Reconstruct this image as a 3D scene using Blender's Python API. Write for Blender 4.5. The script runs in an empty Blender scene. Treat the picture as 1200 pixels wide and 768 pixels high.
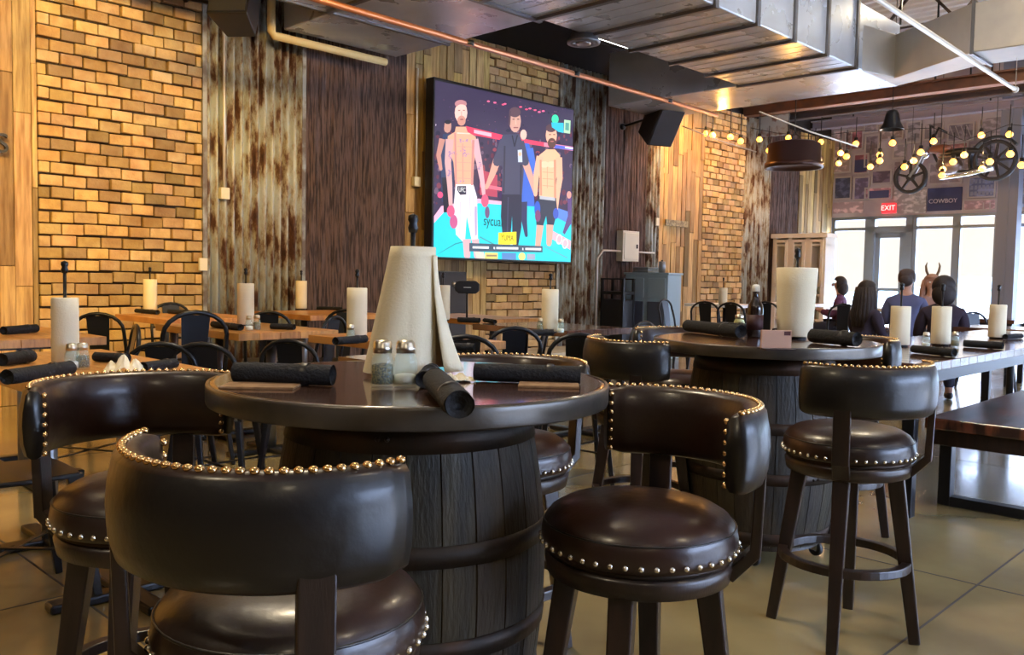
import bpy, bmesh, math, random
from mathutils import Vector, Matrix
random.seed(7)
S = bpy.context.scene
COL = S.collection
PI = math.pi
# ------------------------------------------------------------------ camera
F = 1025.0
CAM = Vector((0, 0, 1.14))
pitch = math.atan(59 / F); roll = math.radians(1.05)
Fw = Vector((0, math.cos(pitch), -math.sin(pitch)))
R0 = Vector((1, 0, 0)); U0 = R0.cross(Fw)
Rt = R0 * math.cos(roll) + U0 * math.sin(roll)
Up = U0 * math.cos(roll) - R0 * math.sin(roll)
cam = bpy.data.cameras.new('camera'); co = bpy.data.objects.new('camera', cam); COL.objects.link(co)
cam.sensor_width = 36; cam.lens = 36 * F / 1200; cam.clip_end = 300
co.matrix_world = Matrix(((Rt.x, Up.x, -Fw.x, CAM.x), (Rt.y, Up.y, -Fw.y, CAM.y), (Rt.z, Up.z, -Fw.z, CAM.z), (0, 0, 0, 1)))
S.camera = co

def ray(px, py):
    return Fw + Rt * ((px - 600) / F) - Up * ((py - 384) / F)
_u = ray(1600, 343); ANG = math.atan2(_u.y, _u.x)
Uv = Vector((math.cos(ANG), math.sin(ANG), 0)); Nv = Vector((-math.sin(ANG), math.cos(ANG), 0))
def toB(p): return Vector((p.dot(Uv), p.dot(Nv), p.z))
def fromB(s, n, z=0): return Uv * s + Nv * n + Vector((0, 0, z))
def at_n(px, py, n):
    r = ray(px, py); k = n / r.dot(Nv); return toB(CAM + r * k)
def at_s(px, py, s):
    r = ray(px, py); k = s / r.dot(Uv); return toB(CAM + r * k)
def at_z(px, py, z):
    r = ray(px, py); k = (z - CAM.z) / r.z; return toB(CAM + r * k)
def W_z(px, py, z):
    r = ray(px, py); k = (z - CAM.z) / r.z; return CAM + r * k
def at_Y(px, py, Y):
    r = ray(px, py); return CAM + r * (Y / r.y)
def xy(px, Y):                       # ground position under picture column px at forward distance Y
    p = at_Y(px, 340, Y); return (p.x, p.y)

# ------------------------------------------------------------------ materials
MATS = {}
def mat(name, col, rough=.5, metal=0.0, noise=None, bump=0.0, bscale=60, attr=False, coat=0.0, emis=None, estr=1.0,
        trans=0.0, ior=1.45, stretch=(1, 1, 1), rvar=0.0, sub=0.0, alpha=1.0, spec=.5):
    """noise=(colour2, scale, lo, hi): mixes towards colour2 where a noise is high"""
    m = bpy.data.materials.new(name); m.use_nodes = True
    nt = m.node_tree; b = nt.nodes['Principled BSDF']; L = nt.links
    b.inputs['Roughness'].default_value = rough; b.inputs['Metallic'].default_value = metal
    b.inputs['Coat Weight'].default_value = coat; b.inputs['Coat Roughness'].default_value = .15 if coat < .9 else .09
    b.inputs['Transmission Weight'].default_value = trans; b.inputs['IOR'].default_value = ior
    b.inputs['Specular IOR Level'].default_value = spec
    b.inputs['Base Color'].default_value = (*col, 1)
    tc = nt.nodes.new('ShaderNodeTexCoord'); mp = nt.nodes.new('ShaderNodeMapping')
    mp.inputs['Scale'].default_value = stretch; L.new(tc.outputs['Object'], mp.inputs['Vector'])
    src = None
    if noise:
        c2, sc, lo, hi = noise
        n = nt.nodes.new('ShaderNodeTexNoise'); n.inputs['Scale'].default_value = sc; n.inputs['Detail'].default_value = 6
        L.new(mp.outputs[0], n.inputs['Vector'])
        r = nt.nodes.new('ShaderNodeMapRange'); r.inputs['From Min'].default_value = lo; r.inputs['From Max'].default_value = hi
        L.new(n.outputs['Fac'], r.inputs['Value'])
        mx = nt.nodes.new('ShaderNodeMix'); mx.data_type = 'RGBA'
        mx.inputs['A'].default_value = (*col, 1); mx.inputs['B'].default_value = (*c2, 1)
        L.new(r.outputs[0], mx.inputs['Factor']); src = mx.outputs['Result']
        if rvar:
            q = nt.nodes.new('ShaderNodeMapRange'); q.inputs['To Min'].default_value = rough; q.inputs['To Max'].default_value = rough + rvar
            L.new(r.outputs[0], q.inputs['Value']); L.new(q.outputs[0], b.inputs['Roughness'])
    if attr:
        a = nt.nodes.new('ShaderNodeAttribute'); a.attribute_name = 'Col'
        if src is None: src = a.outputs['Color']
        else:
            mm = nt.nodes.new('ShaderNodeMix'); mm.data_type = 'RGBA'; mm.blend_type = 'MULTIPLY'
            mm.inputs['Factor'].default_value = 1
            L.new(src, mm.inputs['A']); L.new(a.outputs['Color'], mm.inputs['B']); src = mm.outputs['Result']
    if src is not None: L.new(src, b.inputs['Base Color'])
    if bump:
        n2 = nt.nodes.new('ShaderNodeTexNoise'); n2.inputs['Scale'].default_value = bscale; n2.inputs['Detail'].default_value = 5
        L.new(mp.outputs[0], n2.inputs['Vector'])
        bp = nt.nodes.new('ShaderNodeBump'); bp.inputs['Strength'].default_value = bump; bp.inputs['Distance'].default_value = .01
        L.new(n2.outputs['Fac'], bp.inputs['Height']); L.new(bp.outputs[0], b.inputs['Normal'])
    if emis is not None:
        if emis == 'attr':
            L.new(src, b.inputs['Emission Color'])
            b.inputs['Base Color'].default_value = (0, 0, 0, 1)
            for l in list(b.inputs['Base Color'].links): L.remove(l)
        else: b.inputs['Emission Color'].default_value = (*emis, 1)
        b.inputs['Emission Strength'].default_value = estr
    if alpha < 1: b.inputs['Alpha'].default_value = alpha
    MATS[name] = m; return m

leather = mat('leather', (.009, .0075, .006), .31, bump=.10, bscale=45, noise=((.007, .006, .006), 4, .35, .65), coat=.12, rvar=.08)
leather_lit = mat('leather_warm_lit', (.030, .011, .006), .30, bump=.10, bscale=45, noise=((.014, .008, .006), 4, .35, .65), coat=.15, rvar=.08)  # same leather, with the brown of the warm light put into its colour
brass = mat('brass_nail', (.75, .48, .22), .22, 1.0)
silver = mat('silver_nail', (.75, .70, .62), .25, 1.0)
stool_wood = mat('stool_wood', (.014, .008, .006), .36, noise=((.028, .014, .009), 6, .4, .65), stretch=(6, 6, 1), bump=.08, coat=.2)
table_wood = mat('dark_table_wood', (.050, .020, .013), .26, noise=((.085, .036, .022), 3, .4, .7), stretch=(2, 14, 2), bump=.008, bscale=20, coat=1.0)
barrel_wood = mat('barrel_wood', (.042, .030, .015), .6, noise=((.017, .013, .008), 5, .4, .62), stretch=(4, 4, .7), bump=.35, bscale=30, attr=True)
hoop_metal = mat('hoop_metal', (.028, .021, .016), .5, .6, noise=((.045, .022, .012), 9, .45, .65), bump=.1)
honey_wood = mat('honey_wood', (.62, .30, .085), .38, noise=((.40, .17, .045), 4, .4, .65), stretch=(1.2, 9, 1.2), bump=.05, bscale=20, coat=.15)
black_metal = mat('black_metal', (.014, .015, .018), .32, .3)
grey_steel = mat('grey_steel', (.30, .31, .33), .35, .8)
chrome = mat('chrome', (.8, .8, .8), .12, 1.0)
black_cloth = mat('black_cloth', (.010, .011, .014), .85, bump=.5, bscale=120)
black_plastic = mat('black_plastic', (.012, .012, .014), .4)
paper = mat('paper_towel', (.82, .73, .52), .9, bump=.15, bscale=180)
paper_in = mat('paper_core', (.42, .30, .18), .9)
kraft = mat('kraft_board', (.30, .17, .075), .8, noise=((.22, .12, .05), 40, .4, .6))
glass = mat('jar_glass', (.70, .92, .80), .04, alpha=.14, coat=1.0)
pepper = mat('pepper', (.24, .15, .05), .9, noise=((.05, .03, .015), 220, .45, .55), bump=.6, bscale=250)
salt = mat('salt', (.85, .86, .80), .9, bump=.4, bscale=250)
lid_metal = mat('lid_metal', (.65, .60, .50), .28, 1.0)
concrete = None

# ------------------------------------------------------------------ mesh builder
class MB:
    def __init__(s): s.v = []; s.f = []; s.sm = []; s.c = []; s.mi = []; s.col = (1, 1, 1); s.m = 0
    def add(s, vs, fs, smooth=False, M=None):
        o = len(s.v)
        s.v += [tuple(M @ Vector(p)) if M is not None else tuple(p) for p in vs]
        for f in fs:
            s.f.append([i + o for i in f]); s.sm.append(smooth); s.c.append(s.col); s.mi.append(s.m)
        return s
    def box(s, c, d, M=None, taper=1.0):
        x, y, z = d[0] / 2, d[1] / 2, d[2] / 2; t = taper
        vs = [(c[0] + a * x * (t if k < 0 else 1), c[1] + b * y * (t if k < 0 else 1), c[2] + k * z) for k in (-1, 1) for a, b in ((-1, -1), (1, -1), (1, 1), (-1, 1))]
        return s.add(vs, [(3, 2, 1, 0), (4, 5, 6, 7), (0, 1, 5, 4), (1, 2, 6, 5), (2, 3, 7, 6), (3, 0, 4, 7)], M=M)
    def b2(s, lo, hi, M=None):
        return s.box([(a + b) / 2 for a, b in zip(lo, hi)], [abs(b - a) for a, b in zip(lo, hi)], M)
    def bar(s, p, q, w, h=None, w2=None, h2=None, up=(0, 0, 1)):
        """rectangular bar between two points"""
        p, q = Vector(p), Vector(q); d = (q - p).normalized(); h = h or w; w2 = w2 or w; h2 = h2 or h
        a = d.cross(Vector(up));
        if a.length < 1e-4: a = d.cross(Vector((1, 0, 0)))
        a.normalize(); b = a.cross(d)
        vs = [p + a * i * w / 2 + b * j * h / 2 for i, j in ((-1, -1), (1, -1), (1, 1), (-1, 1))] + [q + a * i * w2 / 2 + b * j * h2 / 2 for i, j in ((-1, -1), (1, -1), (1, 1), (-1, 1))]
        return s.add(vs, [(3, 2, 1, 0), (4, 5, 6, 7), (0, 1, 5, 4), (1, 2, 6, 5), (2, 3, 7, 6), (3, 0, 4, 7)])
    def tube(s, pts, r, n=8, caps=True, close=False):
        pts = [Vector(p) for p in pts]; m = len(pts); rr = r if isinstance(r, (list, tuple)) else [r] * m
        rings = []; pa = None
        for i, p in enumerate(pts):
            if close: d = pts[(i + 1) % m] - pts[i - 1]
            else: d = pts[min(i + 1, m - 1)] - pts[max(i - 1, 0)]
            d.normalize()
            if pa is None:
                a = d.cross(Vector((0, 0, 1)))
                if a.length < .05: a = d.cross(Vector((0, 1, 0)))
            else: a = pa - d * pa.dot(d)
            a.normalize(); pa = a; b = d.cross(a)
            rings.append([p + (a * math.cos(2 * PI * k / n) + b * math.sin(2 * PI * k / n)) * rr[i] for k in range(n)])
        vs = [v for g in rings for v in g]; fs = []
        for i in range(m if close else m - 1):
            j = (i + 1) % m
            for k in range(n):
                k2 = (k + 1) % n; fs.append((i * n + k, i * n + k2, j * n + k2, j * n + k))
        s.add(vs, fs, True)
        if caps and not close:
            s.add(rings[0], [tuple(range(n))[::-1]]); s.add(rings[-1], [tuple(range(n))])
        return s
    def lathe(s, prof, c=(0, 0, 0), n=24, M=None, smooth=True, a0=0, a1=2 * PI):
        full = abs(a1 - a0 - 2 * PI) < 1e-6; m = n if full else n + 1
        vs = [(c[0] + r * math.cos(a0 + (a1 - a0) * k / n), c[1] + r * math.sin(a0 + (a1 - a0) * k / n), c[2] + z) for r, z in prof for k in range(m)]
        fs = []
        for i in range(len(prof) - 1):
            for k in range(n):
                k2 = (k + 1) % m if full else k + 1
                fs.append((i * m + k, i * m + k2, (i + 1) * m + k2, (i + 1) * m + k))
        return s.add(vs, fs, smooth, M)
    def cyl(s, c, r, h, n=20, r2=None):
        r2 = r if r2 is None else r2
        return s.lathe([(1e-4, 0), (r, 0)], c, n, smooth=False).lathe([(r, 0), (r2, h)], c, n).lathe([(r2, h), (1e-4, h)], c, n, smooth=False)
    def prism(s, poly, z0, z1, M=None):
        n = len(poly); vs = [(x, y, z0) for x, y in poly] + [(x, y, z1) for x, y in poly]
        fs = [tuple(range(n))[::-1], tuple(range(n, 2 * n))] + [(i, (i + 1) % n, n + (i + 1) % n, n + i) for i in range(n)]
        return s.add(vs, fs, M=M)
    def ball(s, c, r, n=10, m=6, M=None):
        r = r if isinstance(r, (tuple, list)) else (r, r, r); vs = []; fs = []
        for i in range(m + 1):
            t = PI * i / m
            for k in range(n): vs.append((c[0] + r[0] * math.sin(t) * math.cos(2 * PI * k / n), c[1] + r[1] * math.sin(t) * math.sin(2 * PI * k / n), c[2] + r[2] * math.cos(t)))
        for i in range(m):
            for k in range(n): fs.append((i * n + k, (i + 1) * n + k, (i + 1) * n + (k + 1) % n, i * n + (k + 1) % n))
        return s.add(vs, fs, True, M)
    def build(s, name, m=None, parent=None, loc=None, rz=None, bevel=0, seg=2, sub=0, solid=0):
        me = bpy.data.meshes.new(name); me.from_pydata(s.v, [], s.f)
        bm = bmesh.new(); bm.from_mesh(me); bmesh.ops.remove_doubles(bm, verts=bm.verts, dist=1e-5)
        if not s.keep(): bmesh.ops.recalc_face_normals(bm, faces=bm.faces)
        same = len(bm.faces) == len(s.f)
        bm.to_mesh(me); bm.free()
        if same:
            me.polygons.foreach_set('use_smooth', s.sm)
            me.polygons.foreach_set('material_index', s.mi)
            if any(c != (1, 1, 1) for c in s.c):
                a = me.color_attributes.new('Col', 'FLOAT_COLOR', 'CORNER')
                buf = []
                for p in me.polygons: buf += [*s.c[p.index], 1.0] * p.loop_total
                a.data.foreach_set('color', buf)
        elif any(s.sm):
            me.polygons.foreach_set('use_smooth', [True] * len(me.polygons))
        if 'Col' not in me.color_attributes and s.wantcol:
            a = me.color_attributes.new('Col', 'FLOAT_COLOR', 'CORNER')
            a.data.foreach_set('color', [1.0] * (4 * len(me.loops)))
        for mm in (m if isinstance(m, (list, tuple)) else [m]): me.materials.append(mm)
        o = bpy.data.objects.new(name, me); COL.objects.link(o)
        if parent: o.parent = parent
        if loc is not None: o.location = loc
        if rz is not None: o.rotation_euler.z = rz
        if bevel:
            b = o.modifiers.new('b', 'BEVEL'); b.width = bevel; b.segments = seg; b.limit_method = 'ANGLE'; b.angle_limit = .6
        if solid:
            b = o.modifiers.new('t', 'SOLIDIFY'); b.thickness = solid; b.offset = 0
        if sub:
            b = o.modifiers.new('s', 'SUBSURF'); b.levels = sub; b.render_levels = sub
        return o
    wantcol = True
    def keep(s): return False

def tag(o, label, cat, group=None, kind=None):
    o['label'] = label; o['category'] = cat
    if group: o['group'] = group
    if kind: o['kind'] = kind
    return o
def thing(name, label, cat, loc=(0, 0, 0), rz=0, group=None):
    o = bpy.data.objects.new(name, None); COL.objects.link(o); o.empty_display_size = .1
    o.location = loc; o.rotation_euler = (0, 0, rz); return tag(o, label, cat, group)
def struct(o): o['kind'] = 'structure'; return o
def kids(o): return [c for c in bpy.data.objects if c.parent == o]
KIDS = {}
def dup(root, label, loc, rz=0, group=None, scale=None):
    if root.name not in KIDS: KIDS[root.name] = [(c, kids(c)) for c in kids(root)]
    r = root.copy(); COL.objects.link(r); r.location = loc; r.rotation_euler = (0, 0, rz)
    r['label'] = label
    if group: r['group'] = group
    if scale: r.scale = scale
    for c, gs in KIDS[root.name]:
        d = c.copy(); COL.objects.link(d); d.parent = r
        for g in gs:
            e = g.copy(); COL.objects.link(e); e.parent = d
    return r
def B(mb, name, m, parent=None, **k):     # mesh laid out in the building's own axes
    o = mb.build(name, m, parent, **k)
    if parent is None: o.rotation_euler.z = ANG
    return o
def text(body, size, m, parent=None, name='lettering', loc=(0, 0, 0), rot=(0, 0, 0), ext=.003, sx=1.0):
    c = bpy.data.curves.new(name, 'FONT'); c.body = body; c.size = size; c.extrude = ext; c.align_x = 'CENTER'; c.align_y = 'CENTER'
    o = bpy.data.objects.new(name, c); COL.objects.link(o)
    dg = bpy.context.evaluated_depsgraph_get(); me = bpy.data.meshes.new_from_object(o.evaluated_get(dg))
    bpy.data.objects.remove(o)
    me.materials.clear(); me.materials.append(m)
    o = bpy.data.objects.new(name, me); COL.objects.link(o); o.location = loc; o.rotation_euler = rot; o.scale = (sx, 1, 1)
    if parent: o.parent = parent
    return o
# ------------------------------------------------------------------ the room (building axes: s along the clad wall, n towards it)
WN = 8.0
SC = at_n(972, 300, WN).x            # corner with the window wall
S0, N0 = -6.0, -7.0
ZT = 4.05; ZC = 5.6
def planks_mat(name, c1, c2):
    return mat(name, c1, .7, noise=(c2, 3.5, .38, .66), stretch=(9, 9, .8), bump=.5, bscale=14, attr=True)
plank_m = planks_mat('pallet_wood', (.62, .44, .19), (.34, .21, .08))
brick_m = mat('clinker_brick', (.60, .42, .21), .85, noise=((.45, .28, .13), 9, .35, .7), bump=.6, bscale=35, attr=True)
mortar_m = mat('mortar', (.05, .035, .02), .95)
dark_m = mat('charred_bark', (.13, .082, .068), .8, noise=((.03, .018, .016), 5, .42, .60), stretch=(12, 12, .8), bump=.9, bscale=6)
blackwall = mat('black_wall', (.018, .016, .018), .9)
def rust():
    m = mat('rusty_corrugated_metal', (.40, .37, .30), .5, .25, bump=.15, bscale=40)
    nt = m.node_tree; L = nt.links; b = nt.nodes['Principled BSDF']
    tc = [n for n in nt.nodes if n.type == 'TEX_COORD'][0]
    mp = nt.nodes.new('ShaderNodeMapping'); mp.inputs['Scale'].default_value = (3.2, 3.2, 1.1); L.new(tc.outputs['Object'], mp.inputs['Vector'])
    n = nt.nodes.new('ShaderNodeTexNoise'); n.inputs['Scale'].default_value = 2.2; n.inputs['Detail'].default_value = 7; n.inputs['Roughness'].default_value = .65
    L.new(mp.outputs[0], n.inputs['Vector'])
    r = nt.nodes.new('ShaderNodeValToRGB'); L.new(n.outputs['Fac'], r.inputs[0])
    e = r.color_ramp.elements
    e[0].position = .34; e[0].color = (.045, .022, .014, 1); e[1].position = .58; e[1].color = (.50, .54, .52, 1)
    k = e.new(.43); k.color = (.13, .06, .03, 1); k = e.new(.49); k.color = (.36, .31, .22, 1)
    L.new(r.outputs[0], b.inputs['Base Color'])
    return m
rust_m = rust()

wall = struct(B(MB().b2((S0, WN + .06, 0), (SC + .4, WN + .3, ZC)), 'wall_left', blackwall))
def px_s(px, py=300): return at_n(px, py, WN).x
def brick_panel(s0, s1, z0=0.0, z1=ZT):
    mb = MB(); h = .102; w = .196; z = z0; r = 0
    while z < z1 - .02:
        s = s0 - (w / 2 if r % 2 else 0) + random.uniform(-.012, .012)
        while s < s1:
            w2 = w * random.uniform(.93, 1.06)
            a, b = max(s + .006, s0 + .004), min(s + w2 - .006, s1 - .004)
            if b - a > .03:
                k = random.uniform(.70, 1.18); g = random.uniform(.92, 1.06)
                if random.random() < .16: k *= .62
                mb.col = (k, k * g, k * g * random.uniform(.8, 1.1))
                dz = random.uniform(-.006, .006); tl = random.uniform(-.02, .02)
                M = Matrix.Translation(((a + b) / 2, WN, z + h / 2 + dz)) @ Matrix.Rotation(tl, 4, 'Y') @ Matrix.Rotation(random.uniform(-.05, .05), 4, 'Z')
                mb.box((0, random.uniform(-.012, .012), 0), (b - a, .07, min(h, z1 - z) - .014), M)
            s += w2
        z += h; r += 1
    o = mb.build('brick_cladding', brick_m, wall, bevel=.007, seg=2)
    MB().b2((s0, WN + .005, z0), (s1, WN + .06, z1)).build('mortar_bed', mortar_m, o)
    return o
def plank_panel(s0, s1, z1=ZT, pw=.125):
    mb = MB(); s = s0; i = 0
    while s < s1 - .01:
        w = min(pw * random.uniform(.85, 1.15), s1 - s); z = -random.uniform(0, .9)
        while z < z1:
            ln = random.uniform(.8, 1.6); a, b = max(0, z), min(z + ln, z1)
            if b - a > .02:
                k = random.uniform(.55, 1.2)
                if random.random() < .12: k *= .5
                mb.col = (k, k * random.uniform(.9, 1.02), k * random.uniform(.75, 1.1))
                d = random.uniform(-.012, .010)
                mb.b2((s + .002, WN - .03 + d, a + .002), (s + w - .002, WN + .06, b - .002))
            z += ln
        s += w
    return mb.build('plank_cladding', plank_m, wall, bevel=.003, seg=1)
def corr_panel(s0, s1, z1=ZT):
    mb = MB(); pitch_ = .085; n = int((s1 - s0) / pitch_ * 10); vs = []
    for i in range(n + 1):
        s = s0 + (s1 - s0) * i / n; y = WN - .03 + .028 * math.cos(2 * PI * (s - s0) / pitch_)
        vs += [(s, y, 0), (s, y, z1)]
    mb.add(vs, [(2 * i, 2 * i + 2, 2 * i + 3, 2 * i + 1) for i in range(n)], True)
    return mb.build('corrugated_cladding', rust_m, wall, solid=.002)
def dark_panel(s0, s1, z1=ZT):
    mb = MB(); n = max(12, int((s1 - s0) / .018)); nz = 60; vs = []; fs = []
    ph = [random.uniform(0, 6) for _ in range(n + 1)]; am = [random.uniform(-.014, .014) for _ in range(n + 1)]
    for i in range(n + 1):
        for j in range(nz + 1):
            z = z1 * j / nz
            vs.append((s0 + (s1 - s0) * i / n + (.006 * math.sin(z * 5 + ph[i]) if 0 < i < n else 0), WN - .01 + am[i] + .006 * math.sin(z * 3.1 + ph[i] * 2) + random.uniform(-.003, .003), z))
    for i in range(n):
        for j in range(nz):
            a = i * (nz + 1) + j; fs.append((a, a + nz + 1, a + nz + 2, a + 1))
    mb.add(vs, fs, True)
    return mb.build('bark_cladding', dark_m, wall)
seq = [('p', -700, 44), ('b', 44, 237), ('c', 237, 352), ('d', 352, 473), ('p', 473, 568), ('b', 568, 650), ('c', 650, 705), ('d', 705, 755),
       ('c', 755, 768), ('p', 768, 820), ('b', 820, 868), ('c', 868, 897), ('d', 897, 932), ('p', 932, 972)]
for k, a, b in seq:
    sa = S0 + 1 if a < -600 else px_s(a); sb = px_s(b) if b != 972 else SC
    {'p': plank_panel, 'b': brick_panel, 'c': corr_panel, 'd': dark_panel}[k](sa, sb)
# galvanised flashing strips that cover the joints
jm = mat('joint_strip', (.34, .33, .27), .5, .4, noise=((.16, .12, .08), 6, .45, .6))
for px in (237, 352, 650):
    s = px_s(px); MB().b2((s - .022, WN - .062, 0), (s + .022, WN, ZT)).build('joint_strip', jm, wall)

# floor
fm = mat('polished_concrete', (.33, .255, .115), .12, noise=((.18, .13, .058), 1.1, .36, .66), bump=.06, bscale=4, rvar=.14, coat=.35)
fl = struct(B(MB().b2((S0 - .3, N0 - .3, -.2), (SC + .3, WN + .3, 0)), 'floor', fm))
gm = mat('joint_groove', (.05, .04, .028), .8)
g = MB()
for s in (-1.4, 1.1, 3.6, 6.1, 8.6, 11.1, 13.6, 16.1): g.b2((s - .004, N0, -.002), (s + .004, WN, .0008))
for n in (-4, -1.2, 1.0, 3.2, 5.6): g.b2((S0, n - .004, -.002), (SC, n + .004, .0009))
g.build('floor_joint', gm, fl)
# low concrete plinth at the foot of the wall
plm = mat('plinth_concrete', (.50, .44, .33), .7, noise=((.36, .31, .23), 4, .4, .7), bump=.1)
a, b = px_s(578), px_s(700)
o = B(MB().b2((a, 7.25, 0), (b, WN - .06, .20)), 'trim_1', plm, bevel=.01); struct(o)

# other walls
offm = mat('plaster_wall', (.17, .14, .105), .85)
struct(B(MB().b2((S0 - .3, N0 - .3, 0), (S0, WN + .3, ZC)), 'wall_back', offm))
wr = struct(B(MB().b2((S0, N0 - .3, 0), (2, N0, ZC)).b2((2, N0 - .3, 3.9), (14, N0, ZC)).b2((14, N0 - .3, 0), (SC + .3, N0, ZC)), 'wall_right', offm))

# ceiling: painted deck of corrugated metal
dm = mat('ceiling_deck', (.48, .52, .60), .5, .2)
mb = MB(); s = S0
vs = []; k = 0
while s < SC + .3:
    for ds, z in ((0, 0), (.10, 0), (.13, .06), (.23, .06), (.26, 0)):
        vs += [(s + ds, N0 - .3, ZC + z), (s + ds, WN + .3, ZC + z)]
    s += .26
n = len(vs) // 2
mb.add(vs, [(2 * i, 2 * i + 1, 2 * i + 3, 2 * i + 2) for i in range(n - 1)])
ceil = struct(B(mb, 'ceiling', dm))
MB().b2((S0 - .3, N0 - .3, ZC + .07), (SC + .3, WN + .3, ZC + .2)).build('roof_board', blackwall, ceil)

# ------------------------------------------------------------------ window wall at s = SC
alu = mat('window_aluminium', (.24, .28, .33), .4, .5)
pinkw = mat('header_wallpaper', (.48, .42, .45), .8, noise=((.34, .28, .33), 1.2, .4, .6), bump=.1)
pane_m = mat('window_glass', (.9, .95, 1), .02, alpha=.06)
HZ = at_s(1070, 252, SC).z
def wn(px, py=300): return at_s(px, py, SC).y
mb = MB().b2((SC, N0 - .3, HZ), (SC + .25, WN + .06, ZC)).b2((SC, -7.3, 0), (SC + .25, -5.2, HZ))
ww = struct(B(mb, 'wall_end', pinkw))
def bar_n(n0, n1, z0, z1, name='window_frame', parent=None, m=None, d=(0.02, .12)):
    return MB().b2((SC + d[0], min(n0, n1), z0), (SC + d[1], max(n0, n1), z1)).build(name, m or alu, parent)
zt = at_s(1070, 267, SC).z
def window(num, pa, pb, n_a=None, n_b=None):
    a = wn(pa) if n_a is None else n_a; b = wn(pb) if n_b is None else n_b
    o = struct(B(MB().b2((SC + .02, b, 0), (SC + .12, b + .07, HZ)).b2((SC + .02, a - .07, 0), (SC + .12, a, HZ)).b2((SC + .02, b, HZ - .06), (SC + .12, a, HZ))
                 .b2((SC + .02, b, zt - .03), (SC + .12, a, zt + .03)).b2((SC + .02, b, 0), (SC + .12, a, .12)), f'window_{num}', alu))
    MB().b2((SC + .06, b, .1), (SC + .066, a, HZ - .03)).build('window_pane', pane_m, o)
window(1, 973, 1016)
window(2, 1068, 1119)
window(3, 1119, 1168)
nn = wn(1168); i = 4
while nn > -5.2:
    window(i, 0, 0, nn, max(nn - 1.25, -5.3)); nn -= 1.25; i += 1
# glazed door between window 1 and window 2, with its transom light
a, b = wn(1016), wn(1068); zd = at_s(1040, 273, SC).z
door = struct(B(MB().b2((SC, a - .13, 0), (SC + .14, a, HZ)).b2((SC, b, 0), (SC + .14, b + .13, HZ)).b2((SC, b, zd), (SC + .14, a, zd + .13)).b2((SC, b, HZ - .06), (SC + .14, a, HZ)), 'door_1', alu))
lf = MB(); a2, b2_ = a - .14, b + .14
lf.b2((SC + .03, b2_, .02), (SC + .09, b2_ + .10, zd)).b2((SC + .03, a2 - .10, .02), (SC + .09, a2, zd)).b2((SC + .03, b2_, zd - .1), (SC + .09, a2, zd)).b2((SC + .03, b2_, .02), (SC + .09, a2, .25)).b2((SC + .03, b2_, 1.0), (SC + .09, a2, 1.06))
leaf = lf.build('door_leaf', alu, door)
MB().b2((SC + .058, b2_ + .05, .1), (SC + .064, a2 - .05, zd - .05)).build('door_pane', pane_m, leaf)
MB().b2((SC + .058, b, zd + .1), (SC + .064, a, HZ - .03)).build('transom_pane', pane_m, door)
# steel column standing in front of the windows
colm = mat('column_paint', (.17, .18, .24), .55)
c = at_s(1180, 300, SC - .8)
o = B(MB().b2((c.x - .14, c.y - .16, 0), (c.x + .14, c.y + .16, ZC)).b2((c.x - .16, c.y - .02, 0), (c.x - .14, c.y + .02, ZC)).b2((c.x - .2, c.y - .22, 0), (c.x + .2, c.y + .22, .05)), 'trim_2', colm); struct(o)

# windows of the unseen long wall, facing the daylight
for k in range(4):
    s = 2 + 3 * k
    o = struct(B(MB().b2((s, N0 - .15, 0), (s + .08, N0 - .05, 3.9)).b2((s + 2.92, N0 - .15, 0), (s + 3, N0 - .05, 3.9)).b2((s, N0 - .15, 3.82), (s + 3, N0 - .05, 3.9)).b2((s, N0 - .15, 0), (s + 3, N0 - .05, .15)), f'window_{40+k}', alu))
    MB().b2((s, N0 - .11, .1), (s + 3, N0 - .104, 3.85)).build('window_pane', pane_m, o)

# ------------------------------------------------------------------ outside: terrace, railing, hill
gmat = mat('terrace_paving', (.62, .60, .56), .8)
struct(B(MB().b2((SC + .3, -30, -.25), (SC + 60, 30, -.03)).b2((-20, -30, -.25), (SC + .3, N0 - .3, -.03)), 'ground_terrace', gmat))
rm = mat('railing_paint', (.22, .42, .46), .5, .2)
rail = thing('terrace_railing', 'blue green metal railing along the terrace outside the tall windows', 'railing', (0, 0, 0), ANG)
rs = SC + 4.2
MB().b2((rs - .03, -6, 1.02), (rs + .03, 7.5, 1.08)).build('top_rail', rm, rail)
mb = MB()
for k in range(110):
    n = -6 + 13.5 * k / 109; mb.b2((rs - .01, n - .01, .1), (rs + .01, n + .01, 1.03))
mb.b2((rs - .02, -6, .08), (rs + .02, 7.5, .13))
mb.build('baluster_panel', rm, rail)
for k in range(10):
    n = -6 + 1.5 * k; MB().b2((rs - .04, n - .04, -.03), (rs + .04, n + .04, 1.12)).build('post', rm, rail)
hm = mat('hill_scrub', (.20, .34, .30), .9, noise=((.34, .42, .36), .1, .4, .6))
mb = MB(); vs = []
prof = [0, .8, 1.9, 2.6, 2.2, 2.9, 3.6, 4.6, 4.1, 3.0, 2.4, 3.2, 4.0, 2.6, 1.2, 0]
for i, h in enumerate(prof):
    n = -36 + i * 4.6; vs += [(SC + 55, n, -.3), (SC + 58, n, h * .25 + .3), (SC + 70, n, h * .5 + .6), (SC + 80, n, -.3)]
for i in range(len(prof) - 1):
    for j in range(3): mb.f.append([i * 4 + j, i * 4 + j + 1, i * 4 + j + 5, i * 4 + j + 4]); mb.sm.append(True); mb.c.append((1, 1, 1)); mb.mi.append(0)
mb.v = vs; struct(B(mb, 'hill', hm))
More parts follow.
